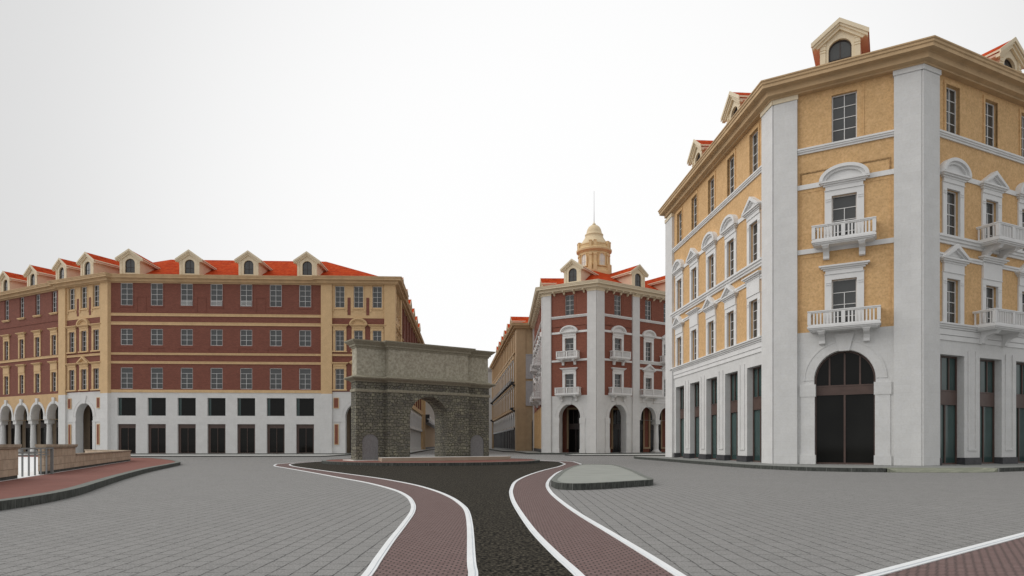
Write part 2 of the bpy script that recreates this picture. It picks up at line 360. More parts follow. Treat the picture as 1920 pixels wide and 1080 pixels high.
def balcony(F, u, z, W, P, y=.22, mat='trim', n=None):
    def f1():
        mb = MB(); mb.box(-W / 2, W / 2, -P, .1, -.12, 0); mb.box(-W / 2 + .06, W / 2 - .06, -P + .06, .1, -.2, -.12)
        mb.box(-W / 2 + .14, W / 2 - .14, -P + .14, .1, -.27, -.2); return mb.mesh('balcony', mat)
    def f2():
        mb = MB(); e = .08; H = .88
        def rail(x0, x1, y0, y1): 
            mb.box(x0, x1, y0, y1, H - .07, H); 
        mb.box(-W / 2, W / 2, -P, -P + .2, H - .06, H); mb.box(-W / 2 + .03, W / 2 - .03, -P + .03, -P + .17, H - .13, H - .06)
        mb.box(-W / 2 + .04, W / 2 - .04, -P + .04, -P + .16, 0, .09)
        for s in (-1, 1):
            x0, x1 = sorted((s * W / 2, s * (W / 2 - .2))); a, b = sorted((s * (W / 2 - .03), s * (W / 2 - .17)))
            mb.box(x0, x1, -P + .2, 0, H - .06, H); mb.box(a, b, -P + .17, 0, H - .13, H - .06); mb.box(a, b, -P + .16, 0, 0, .09)
            mb.box(a - .02, b + .02, -P + .02, -P + .2, .09, H - .13)
            k = max(2, int((P - .3) / .2))
            for i in range(k):
                yy = -P + .32 + (P - .42) * i / max(1, k - 1); c = s * (W / 2 - .1); mb.box(c - .035, c + .035, yy - .035, yy + .035, .09, H - .13)
        mb.box(-.1, .1, -P + .02, -P + .18, .09, H - .13)
        span = W / 2 - .17; k = max(3, int(span / .19)); 
        for s in (-1, 1):
            for i in range(k):
                x = s * (.1 + (span - .1) * (i + 1) / (k + 1)); mb.box(x - .042, x + .042, -P + .06, -P + .14, .09, H - .13)
            
        return mb.mesh('balustrade', mat)
    def f3():
        mb = MB(); d = P * .78
        pl = [(0.05, -.27), (-d, -.27), (-d - .02, -.36), (-d + .06, -.46), (-d + .2, -.47), (-d * .45, -.58), (-d * .3, -.78), (-.24, -.95), (-.1, -1.0), (.05, -.96)]
        mb.prismx(pl, -.16, .16); mb.prismx([(0.05, -.27), (-d - .06, -.27), (-d - .06, -.33), (.05, -.33)], -.19, .19)
        return mb.mesh('bracket', mat)
    o = F.put('balcony', cached(('bs', W, P, mat), f1), u, y, z); link('balustrade', cached(('bb', W, P, mat), f2), o)
    for s in (-1, 1): link('bracket', cached(('bk', P, mat), f3), o, (s * (W / 2 - .72), 0, 0))
def dormer(F, u, z, s=.6, L=7.0, w=2.55, seg=None):
    def f1():
        mb = MB(); h = 2.45; wz = w / 2; ap = 2.28 + .72 * (wz + .42) - .15
        wall(mb, -wz, wz, 0, h, [('a', -.62, .62, .5, 1.75, 2.33)], 0, .25, 0)
        mb.add([(-wz, 0, h), (wz, 0, h), (0, 0, ap - .1)], [(0, 1, 2)])
        for x in (-wz, wz - .3): mb.box(x, x + .3, -.06, .02, 0, h - .05)
        for x in (-wz, wz - .3):
            for q in (h - .15, h - .3, h - .55, h - .7): mb.box(x - .02, x + .32, -.09, .02, q - .05, q)
        mb.cur = 1
        for x in (-wz, wz): mb.quad((x, 0, 0), (x, L, 0), (x, L, h), (x, 0, h))
        return mb.mesh('dormer', ['cream', 'cheek'])
    def f2():
        mb = MB(); O = w / 2 + .42; ez = 2.28; ap = 2.28 + .72 * O; sl = (ap - ez) / O
        for q in (-1, 1):
            mb.cur = 0; mb.prism([(q * O, ez), (0, ap), (0, ap - .1), (q * O, ez - .1)], -.279, L + .6)
            mb.cur = 2; mb.prism([(q * (O - .02), ez - .12), (0, ap - .102), (0, ap - .32), (q * (O - .02), ez - .34)], -.26, -.02)
            mb.cur = 2; mb.prism([(q * (O - .12), ez - .2), (0, ap - .322), (0, ap - .52), (q * (O - .3), ez - .32)], -.16, -.02)
            mb.cur = 1; mb.prism([(q * (O - .02), ez - .102), (q * (w / 2 - .05), ez - .102 + sl * .47), (q * (w / 2 - .05), ez - .02 - .2), (q * (O - .02), ez - .24)], -.018, L)
            mb.cur = 2; mb.prism([(q * (O + .04), ez - .06), (q * (O + .04), ez + .06), (q * (O - .05), ez + .1), (q * (O - .05), ez - .06)], -.3, L)
            mb.prism([(q * (O + .05), ez + .05), (0, ap + .06), (0, ap - .2), (q * (O + .05), ez - .21)], -.34, -.281)
        return mb.mesh('roof', ['roof', 'soffit', 'cream'])
    def f3():
        mb = MB(); mb.ring(0, 1.75, .54, .5, .62, .58, .16, .24); mb.box(-.62, -.54, .16, .24, .5, 1.75); mb.box(.54, .62, .16, .24, .5, 1.75)
        mb.box(-.54, .54, .16, .24, .5, .58); mb.box(-.03, .03, .17, .24, .58, 2.24); mb.box(-.54, .54, .172, .24, 1.2, 1.25)
        mb.cur = 1; mb.prism([(-.6, .5), (.6, .5), (.6, 1.75)] + [(.6 * cos(pi * i / 12), 1.75 + .56 * sin(pi * i / 12)) for i in range(1, 12)] + [(-.6, 1.75)], .2, .28)
        return mb.mesh('window', ['dark_frame', 'pane'])
    o = F.put('dormer', cached(('d1', L, w), f1), u, s, z); link('roof', cached(('d2', L, w), f2), o); link('window', cached('d3', f3), o)
def pilaster(F, u0, u1, z1, mat='white', y0=0, y1=.4, cap='cream', capz=.3, split=None, mat2=None):
    mb = MB()
    if split: mb.box(u0, u1, y0, y1, 0, split); mb.cur = 1; mb.box(u0, u1, y0, y1, split, z1)
    else: mb.box(u0, u1, y0, y1, 0, z1)
    o = F.put('pilaster', mb.mesh('pilaster', [mat, mat2 or mat]))
    if cap:
        c = MB(); c.box(u0 - .05, u1 + .05, y0 - .06, y1, z1, z1 + capz); link('capital', c.mesh('capital', cap), o)
def shop_opening(F, u, w, h, y, zs=(3.45, 4.3), glass='pane_teal', frame='brown', z0=0., low=1, up=2):
    def f1():
        mb = MB(); b = .1
        mb.box(-w / 2, -w / 2 + b, 0, .1, 0, h); mb.box(w / 2 - b, w / 2, 0, .1, 0, h)
        mb.box(-w / 2 + b, w / 2 - b, 0, .1, 0, b); mb.box(-w / 2 + b, w / 2 - b, 0, .1, h - b, h)
        mb.box(-w / 2 + b, w / 2 - b, -.02, .1, zs[0], zs[1]); mb.box(-w / 2 + b, w / 2 - b, -.05, .1, zs[1] - .06, zs[1]); mb.box(-w / 2 + b, w / 2 - b, -.05, .1, zs[0], zs[0] + .06)
        for i in range(low): x = -w / 2 + w * (i + 1) / (low + 1); mb.box(x - .05, x + .05, .01, .1, b, zs[0])
        for i in range(up): x = -w / 2 + w * (i + 1) / (up + 1); mb.box(x - .045, x + .045, .01, .1, zs[1], h - b)
        return mb.mesh('shop_window', frame)
    def f2():
        mb = MB(); mb.box(-w / 2, w / 2, .07, .14, 0, h); return mb.mesh('pane', glass)
    o = F.put('shop_window', cached(('s1', w, h, zs, frame, low, up), f1), u, y, z0); link('pane', cached(('s2', w, h, glass), f2), o)
def cornice_part(root, pts, mat, closed, prof, name='cornice'):
    mb = MB(); sweep(mb, rel(root, pts), prof, closed); return link(name, mb.mesh(name, mat), root)
CORN = [(-.35, 22.0), (.12, 22.02), (.14, 22.1), (.42, 22.16), (.42, 22.46), (.5, 22.5), (.8, 22.52), (.8, 22.7), (.86, 22.74), (.86, 22.86), (.92, 22.9), (.92, 22.97), (-2.4, 23.02), (-2.4, 22.6), (-.35, 22.4)]

def pedi_bay(F, u, kinds, zs, w=1.25, mat='trim', y=.22):
    """one bay of the street fronts: tall top window, pedimented third floor, second floor"""
    add_window(F, u, 18.84, 1.28, 2.75, 4, y=y)
    add_window(F, u, 13.0, w, 2.68, 4, True, y=y, kind=kinds[0], mat=mat, head=.68)
    hd = {'tri': .95, 'flat': .9, 'tall': 1.45, 'seg': .95}[kinds[1]]
    add_window(F, u, 8.05, w, 2.55, 4, True, y=y, kind=kinds[1], mat=mat, head=hd)
def courses(F, u0, u1, y, mat, full=True, gaps=()):
    groups = {}
    def seg(mb, y0, z0, z1):
        k = int(z0 * .62 + .1) if z0 > 7.7 else z0
        groups.setdefault(k, MB()).box(u0, u1, y - y0, y + .1, z0, z1)
    mb = None
    seg(mb, .09, 18.46, 18.58); seg(mb, .15, 18.58, 18.68); seg(mb, .2, 18.68, 18.78)
    seg(mb, .06, 16.36, 16.64)
    if full:
        seg(mb, .12, 12.52, 12.68); seg(mb, .2, 12.68, 12.84); seg(mb, .28, 12.84, 12.97)
        seg(mb, .07, 11.72, 11.86); seg(mb, .12, 11.86, 11.97)
        seg(mb, .14, 7.72, 7.83); seg(mb, .22, 7.83, 7.94); seg(mb, .3, 7.94, 8.03)
        seg(mb, .10, 7.38, 7.7); seg(mb, .06, 7.08, 7.36)
    else:
        seg(mb, .07, 12.5, 12.78)
    for g in groups.values(): F.put('string_course', g.mesh('string_course', mat))
def bands(F, name, mat, boxes):
    for q in boxes:
        mb = MB(); mb.box(*q); F.put(name, mb.mesh(name, mat))
def relief(F, u0, u1, z0, z1, y, mat, t=.07, p=.03):
    mb = MB(); mb.box(u0, u1, y - p, y + .05, z1 - t, z1); mb.box(u0, u0 + t, y - p, y + .05, z0, z1 - t); mb.box(u1 - t, u1, y - p, y + .05, z0, z1 - t)
    F.put('panel_moulding', mb.mesh('panel_moulding', mat))
def arch_trim(F, u, w, zs, cr, y, mat, key=True, imp=True, wide=.5, proud=.025):
    mb = MB(); r = w / 2
    mb.ring(u, zs, r + .01, cr - zs + .01, r + wide, cr - zs + wide, y - proud, y + .1, seg=24)
    mb.ring(u, zs, r + wide, cr - zs + wide, r + wide + .07, cr - zs + wide + .07, y - proud - .025, y + .1, seg=24)
    if key: mb.prism([(u - .27, cr - .06), (u + .27, cr - .06), (u + .52, cr + .95), (u - .52, cr + .95)], y - .1, y + .2)
    if imp:
        for s in (-1, 1):
            a, b = sorted((u + s * (r - .09), u + s * (r + .78)))
            mb.box(a, b, y - .075, y + .3, 4.0, 4.72); mb.box(*sorted((u + s * (r - .035), u + s * (r + .72))), y - .05, y + .3, .55, 4.0); mb.box(a, b, y - .085, y + .3, 0, .55)
    F.put('arch_moulding', mb.mesh('arch_moulding', mat))

# ================================================================== right-hand ochre building
W3, W2, W1, W4, WQ = (14.3, 61.4), (15.80, 40.0), (22.55, 36.1), (41.9, 45.4), (35., 66.)
def ochre_building():
    R = thing('corner_building', (22, 45, PV), 'ochre plaster corner building with tall white pilasters and a glazed arched entrance', 'building')
    y = .22
    def side(a, b, n, kinds_fn, rev, bal):
        F = Fac(R, a, b); cs = [2.97 + 3.75 * i for i in range(n)]
        if rev: cs = [F.len - c for c in cs]
        sh = [('r', c - 1.12, c + 1.12, 0, 6.27) for c in cs]
        mb = MB(); wall(mb, 0, F.len, 0, 7.83, sh, y, .5, .6); F.put('ground_floor_wall', mb.mesh('ground_floor_wall', 'white'))
        hs = []
        for i, c in enumerate(cs):
            hs += [('r', c - .64, c + .64, 18.84, 21.59), ('r', c - .625, c + .625, 13.0, 15.68), ('r', c - .625, c + .625, 8.05, 10.6)]
        mb = MB(); wall(mb, 0, F.len, 7.83, 22.3, hs, y, .25, .6); F.put('upper_wall', mb.mesh('upper_wall', 'ochre'))
        for i, c in enumerate(cs):
            k = kinds_fn(i); pedi_bay(F, c, k, None); shop_opening(F, c, 2.24, 6.27, y + .4)
            mbb = MB(); mbb.box(c - .82, c - .64, y - .05, y + .1, 18.78, 21.8); mbb.box(c + .64, c + .82, y - .05, y + .1, 18.78, 21.8); mbb.box(c - .64, c + .64, y - .05, y + .1, 21.6, 21.8)
            F.put('window_frame_moulding', mbb.mesh('window_frame_moulding', 'ochre'))
            if i in bal:
                balcony(F, c, 13.0, 3.0, 1.24, y); balcony(F, c, 8.03, 3.7, 1.26, y)
        courses(F, 1.45, F.len - 1.45, y, 'trim')
        edges = [1.45] + [v for c in sorted(cs) for v in (c - 1.12, c + 1.12)] + [F.len - 1.45]
        for i in range(0, len(edges), 2):
            bands(F, 'plinth', 'plinth', [(edges[i] - .04, edges[i + 1] + .06, y - .07, y + .46, 0, .4)])
        for i in range(2, len(edges) - 2, 2):
            pn = MB(); m = (edges[i] + edges[i + 1]) / 2; a = m - .42; b = m + .42
            pn.box(a, a + .12, y - .05, y + .05, .8, 6.6); pn.box(b - .12, b, y - .05, y + .05, .8, 6.6)
            pn.box(a + .12, b - .12, y - .05, y + .05, .8, .9)
            F.put('pier_moulding', pn.mesh('pier_moulding', 'white'))
        pilaster(F, 0, 1.45 if not rev else 1.95, 21.75, y1=.5, cap='white' if not rev else 'cream'); pilaster(F, F.len - (1.45 if rev else 1.6), F.len, 21.75, y1=.5)
        return F
    KL = [('tri', 'tall'), ('seg', 'tri'), ('seg', 'tri'), ('tri', 'tall'), ('seg', 'tri')]
    FL = side(W3, W2, 5, lambda i: KL[i], True, ())
    KR = [('seg', 'tri'), ('tri', 'tall'), ('seg', 'tri'), ('tri', 'tall'), ('seg', 'tri')]
    FR = side(W1, W4, 5, lambda i: KR[i], False, (1, 3))
    for c in (6.9, 14.3): dormer(FL, FL.len - c, 22.85, s=.5, w=2.3)
    for c in (9.7, 17.2): dormer(FR, c, 22.88, s=.75, w=2.3)
    FC = Fac(R, W2, W1); chamfer_bay(FC, 'ochre', 'ochre', True); dormer(FC, FC.len / 2 - .28, 22.98, s=1.15, w=2.15)
    poly = [W3, W2, W1, W4, WQ]
    cornice_part(R, [(14.6, 60.9)] + poly[1:], 'cornice', True, CORN)
    mb = MB(); sweep(mb, rel(R, poly), [(-1.2, 23.0), (-1.2, 23.3), (-6.4, 26.3)], True, False)
    top = mitre(rel(R, poly), -6.4, True); mb.add([(p.x, p.y, 26.3) for p in top], [tuple(range(5))]); link('roof', mb.mesh('roof', 'roof'), R)
    mb = MB()
    for a, b in ((W4, WQ), (WQ, W3)):
        a, b = rel(R, [a, b]); mb.quad((*a, 0), (*b, 0), (*b, 22.1), (*a, 22.1))
    link('back_wall', mb.mesh('back_wall', 'ochre'), R)
def chamfer_bay(F, wallmat, panelmat, glazed, u0=0, u1=None, pil=True, y=.22, kinds=('seg', 'flat'), lower_bal=True, upper_bal=True, cap='cream', Wl=3.75, Wu=3.3):
    u1 = u1 if u1 is not None else F.len; c = (u0 + u1) / 2
    aw = 3.2
    mb = MB(); wall(mb, u0, u1, 0, 7.83, [('a', c - aw / 2, c + aw / 2, 0, 4.95, 6.66)], y, .55 if glazed else 1.1, .6); F.put('ground_floor_wall', mb.mesh('ground_floor_wall', 'white'))
    hs = [('r', c - .66, c + .66, 18.84, 21.59), ('r', c - .66, c + .66, 12.85, 15.7), ('r', c - .66, c + .66, 7.9, 10.8)]
    mb = MB(); wall(mb, u0, u1, 7.83, 22.3, hs, y, .25, .6); F.put('upper_wall', mb.mesh('upper_wall', wallmat))
    add_window(F, c, 18.84, 1.32, 2.75, 4, y=y)
    add_window(F, c, 12.85, 1.32, 2.85, 4, True, y=y, kind=kinds[0], head=.68)
    add_window(F, c, 7.9, 1.32, 2.9, 4, True, y=y, kind=kinds[1], head=.66 if kinds[1] == 'flat' else .8)
    if upper_bal: balcony(F, c, 12.98, Wu, .95, y)
    if lower_bal: balcony(F, c, 8.03, Wl, .95, y)
    courses(F, u0 + 1.4, u1 - 1.4, y, 'trim', False)
    for s in (0, 1):
        a, b = (u0 + 1.55, u1 - 1.55)
        relief(F, a, b, 16.66, 17.35, y, panelmat)
    for z0, z1 in ((12.9, 16.2), (7.9, 12.3)):
        for a, b in ((u0 + 1.55, c - 1.1), (c + 1.1, u1 - 1.55)):
            if b - a > .3: relief(F, a, b, z0, z1, y, panelmat, .05, .02)
    mbb = MB(); mbb.box(c + .95, c + 1.02, y - .03, y + .05, 18.8, 22.0); F.put('wall_joint', mbb.mesh('wall_joint', wallmat))
    arch_trim(F, c, aw, 4.95, 6.66, y, 'white')
    if pil:
        pilaster(F, u0 + (.09 if u0 == 0 else 0), u0 + 1.4, 21.75, y1=.5, cap=cap); pilaster(F, u1 - 1.4, u1 - .09, 21.75, y1=.5, cap=cap if wallmat != 'ochre' else 'white')
    if glazed:
        mb = MB(); r = aw / 2; q = y + .42
        mb.ring(c, 4.95, r - .1, 1.6, r + .02, 1.73, q, q + .12, seg=24); mb.box(c - r, c - r + .1, q, q + .12, 0, 4.95); mb.box(c + r - .1, c + r, q, q + .12, 0, 4.95)
        mb.box(c - r, c + r, q - .03, q + .12, 4.08, 4.62); mb.box(c - r, c + r, q - .05, q + .12, 4.58, 4.66); mb.box(c - .05, c + .05, q - .01, q + .12, .1, 4.08); mb.box(c - r + .1, c + r - .1, q, q + .12, 0, .1)
        for x in (-.8, 0, .8): mb.box(c + x - .045, c + x + .045, q, q + .12, 4.66, 4.95 + 1.7 * sqrt(max(0, 1 - (x / r) ** 2)))
        o = F.put('entrance', mb.mesh('entrance', 'brown'))
        mb = MB(); mb.prism([(c - r, 0), (c + r, 0), (c + r, 4.95)] + [(c + r * cos(pi * i / 16), 4.95 + 1.7 * sin(pi * i / 16)) for i in range(1, 16)] + [(c - r, 4.95)], q + .07, q + .16)
        link('pane', mb.mesh('pane', 'pane_dark'), o)
ochre_building()

# ================================================================== central red corner building
def arcade_back(F, u0, u1, y, wallmat='brick2', step=3.75, off=0, h=7.6):
    """wall behind an arcade: brick with sand framed panels and dark shopfronts"""
    mb = MB(); mb.quad((u0, y, 0), (u1, y, 0), (u1, y, h), (u0, y, h)); mb.quad((u0, y, h), (u1, y, h), (u1, .6, h), (u0, .6, h))
    F.put('arcade_wall', mb.mesh('arcade_wall', wallmat))
    n = int((u1 - u0) / step)
    for i in range(max(1, n)):
        c = u0 + off + step * (i + .5)
        if c > u1 - 1: break
        shop_opening(F, c, 2.3, 6.1, y - .12, glass='pane_dark', frame='dark_frame', zs=(3.3, 4.1))
        mb = MB()
        for s in (-1, 1): mb.box(*sorted((c + s * 1.15, c + s * 1.4)), y - .16, y + .05, .5, 6.3)
        mb.box(c - 1.4, c + 1.4, y - .16, y + .05, 6.1, 6.35); mb.box(c + 1.4, c + step - 1.4, y - .16, y + .05, .5, .75)
        F.put('door_surround', mb.mesh('door_surround', 'tanlow'))
CA0, CC, CF, CE = (4.17, 91.95), (11.3, 87.8), (3.74, 118.5), (39.4, 107.0)
def red_corner_building():
    R = thing('corner_building', (12, 96, PV), 'red brick corner building with white pilasters and a domed sandstone cupola', 'building')
    y = .22
    FA = Fac(R, CA0, CC); chamfer_bay(FA, 'brick2', 'brick2', False, Wl=3.6, Wu=3.2)
    FB = Fac(R, CC, CE)
    chamfer_bay(FB, 'brick2', 'brick2', False, 0, 8.1, Wl=3.6, Wu=3.1)
    # arcaded bays beyond the second pilaster
    b0, b1 = 8.1, FB.len - .5; cs = [9.95 + 3.75 * i for i in range(6)]
    mb = MB(); wall(mb, b0, b1, 4.6, 7.83, [('a', c - 1.5, c + 1.5, 4.6, 4.95, 6.5) for c in cs], y, .7, .6); FB.put('arcade_wall', mb.mesh('arcade_wall', 'white'))
    hs = []
    for c in cs: hs += [('r', c - .64, c + .64, 18.84, 21.59), ('r', c - .625, c + .625, 13.0, 15.68), ('r', c - .625, c + .625, 8.05, 10.6)]
    mb = MB(); wall(mb, b0, b1, 7.83, 22.3, hs, y, .25, .6); FB.put('upper_wall', mb.mesh('upper_wall', 'brick2'))
    for i, c in enumerate(cs):
        pedi_bay(FB, c, ('seg', 'tri') if i % 2 == 0 else ('tri', 'tall'), None)
        if i % 2 == 0: balcony(FB, c, 8.03, 3.6, 1.0, y)
        else: balcony(FB, c, 13.0, 3.0, 1.0, y)
        arch_trim(FB, c, 3.0, 4.95, 6.5, y, 'white', imp=False, wide=.3)
        column(FB, c + 1.875, y + .33, 4.6, 'white')
    courses(FB, b0, b1, y, 'trim')
    arcade_back(FB, 0, b1, 3.4, off=1.5); arcade_back(FA, 0, FA.len, 3.4, off=1.75, step=3.9)
    # street side
    FL = Fac(R, CF, CA0); cl = [FL.len - (2.97 + 3.75 * i) for i in range(6)]
    hs = []
    for c in cl: hs += [('r', c - .64, c + .64, 18.84, 21.59), ('r', c - .625, c + .625, 13.0, 15.68), ('r', c - .625, c + .625, 8.05, 10.6)]
    mb = MB(); wall(mb, 0, FL.len, 6.6, 22.3, hs, y, .25, .6); FL.put('upper_wall', mb.mesh('upper_wall', 'brick2'))
    mb = MB(); wall(mb, 0, FL.len, 0, 6.6, (), y, .25, .6); FL.put('ground_floor_wall', mb.mesh('ground_floor_wall', 'sand'))
    for i, c in enumerate(cl):
        pedi_bay(FL, c, ('seg', 'tri') if i % 2 else ('tri', 'tall'), None)
        if i in (1, 3): balcony(FL, c, 13.0, 3.0, 1.24, y); balcony(FL, c, 8.03, 3.7, 1.26, y)
        mb = MB(); mb.box(c - 1.5, c - 1.3, y - .12, y + .1, .5, 6.6); mb.box(c + 1.3, c + 1.5, y - .12, y + .1, .5, 6.6); FL.put('pier_moulding', mb.mesh('pier_moulding', 'sand'))
    mb = MB(); mb.box(0, FL.len, y - .1, y + .1, 0, .5); FL.put('plinth', mb.mesh('plinth', 'plinth'))
    courses(FL, 1.2, FL.len - 1.45, y, 'trim', False)
    pilaster(FL, 0, 1.2, 21.75, y1=.5); pilaster(FL, FL.len - 1.2, FL.len, 21.75, y1=.5)
    poly = [CF, CA0, CC, CE, (30., 124.)]
    cornice_part(R, poly, 'cream', True, CORN)
    def br():
        mb = MB(); mb.prismx([(.05, 0), (-.62, 0), (-.64, -.12), (-.52, -.2), (-.3, -.22), (-.16, -.42), (.05, -.5)], -.1, .1); return mb.mesh('bracket', 'cream')
    for F, n0, n1 in ((FA, 1.9, FA.len - 1.9), (FB, 1.9, FB.len - 1), (FL, 1.5, FL.len - 1.5)):
        k = int((n1 - n0) / 1.25)
        for i in range(k + 1): F.put('bracket', cached('cbr', br), n0 + (n1 - n0) * i / k, y - .02, 22.12)
    dormer(FA, FA.len / 2 + .3, 22.98, L=6); dormer(FB, 8.3, 22.98); dormer(FB, 15.8, 22.98); dormer(FB, 23.3, 22.98); dormer(FL, FL.len - 8.4, 22.98); dormer(FL, FL.len - 16, 22.98)
    mb = MB(); sweep(mb, rel(R, poly), [(-1.0, 23.0), (-1.0, 23.25), (-6.2, 26.4)], True, False)
    top = mitre(rel(R, poly), -6.2, True); mb.add([(p.x, p.y, 26.4) for p in top], [tuple(range(5))]); link('roof', mb.mesh('roof', 'roof'), R)
    # cupola
    tx, ty = 12.3 - R.location.x, 98.7 - R.location.y; T = 1.18
    mb = MB()
    mb.lathe([(2.6, 24.0), (2.6, 26.9), (2.55, 27.1), (2.32, 27.15), (2.3, 27.5), (2.16, 27.6), (2.16, 29.5), (2.22, 29.55), (2.22, 29.8), (2.4, 29.95), (2.62, 30.1), (2.66, 30.35), (2.5, 30.5), (2.3, 30.52), (2.3, 30.95), (2.36, 30.97), (2.36, 31.06), (2.2, 31.1)], seg=48)
    for k in range(5):
        ca = -pi / 2 + radians(24) + k * 2 * pi / 5
        for da in (-.48, .48):
            a = ca + da
            for r0, r1, hw, z0, z1 in ((2.1, 2.34, .2, 27.1, 29.6), (2.1, 2.62, .26, 26.9, 28.05), (2.1, 2.42, .24, 29.3, 29.6), (2.15, 2.5, .2, 30.5, 31.32), (2.12, 2.54, .23, 31.32, 31.42)):
                e = (cos(a), sin(a)); q = (-sin(a), cos(a))
                mb.prismz([(e[0] * r0 - q[0] * hw, e[1] * r0 - q[1] * hw), (e[0] * r1 - q[0] * hw, e[1] * r1 - q[1] * hw), (e[0] * r1 + q[0] * hw, e[1] * r1 + q[1] * hw), (e[0] * r0 + q[0] * hw, e[1] * r0 + q[1] * hw)], z0, z1)
    cu = link('cupola', mb.mesh('cupola', 'cupola'), R, (tx, ty, -.28))
    mb = MB(); mb.lathe([(2.15, 30.9), (2.1, 31.3), (1.75, 31.75), (1.45, 32.2), (1.3, 32.6), (1.36, 32.66), (1.38, 32.78), (1.3, 32.86), (1.16, 32.9), (1.13, 33.2), (1.02, 33.6), (.82, 33.95), (.5, 34.2), (.2, 34.3), (.2, 34.36), (.27, 34.4), (.22, 34.5), (.08, 34.55), (.08, 34.8)], seg=40)
    d = link('dome', mb.mesh('dome', 'domestone'), cu); smooth(d)
    mb = MB(); mb.lathe([(.05, 34.8), (.03, 36.5), (.02, 39.4)], seg=10); link('spire', mb.mesh('spire', 'panel_grey'), cu)
    def sw():
        mb = MB(); r = .46; z0 = 27.75; sp = 29.0
        mb.ring(0, sp, r, r * 1.1, r + .12, r * 1.1 + .12, -.2, .3, seg=14); mb.box(-r - .12, -r, -.2, .3, z0, sp); mb.box(r, r + .12, -.2, .3, z0, sp); mb.box(-r - .2, r + .2, -.28, .3, z0 - .14, z0)
        mb.cur = 1
        mb.prism([(-r, z0), (r, z0), (r, sp)] + [(r * cos(pi * i / 12), sp + r * 1.1 * sin(pi * i / 12)) for i in range(1, 12)] + [(-r, sp)], -.08, .3)
        mb.cur = 2; mb.box(-.04, .04, -.13, -.06, z0, sp + .44); mb.box(-r, r, -.125, -.06, z0 + .62, z0 + .7)
        mb.box(-r, -r + .06, -.13, -.06, z0, sp + .15); mb.box(r - .06, r, -.13, -.06, z0, sp + .15); mb.box(-r, r, -.125, -.06, z0, z0 + .06)
        return mb.mesh('window', ['cupola', 'shutter', 'frame'])
    for k in range(5):
        a = -pi / 2 + radians(24) + k * 2 * pi / 5
        link('window', cached('sw', sw), cu, (2.12 * cos(a), 2.12 * sin(a), 0), a + pi / 2)
def column(F, u, y, h, mat):
    def f():
        mb = MB(); mb.lathe([(.52, .12), (.52, .25), (.42, .38), (.36, .45), (.38, 1.5), (.32, h - .75), (.37, h - .72), (.37, h - .66), (.33, h - .62), (.33, h - .56)], seg=20)
        mb.box(-.58, .58, -.5, .5, 0, .12); mb.box(-.45, .45, -.42, .42, h - .56, h - .1); mb.box(-.56, .56, -.48, .48, h - .1, h)
        return mb.mesh('column', mat)
    F.put('column', cached(('col', h, mat), f), u, y, 0)
red_corner_building()

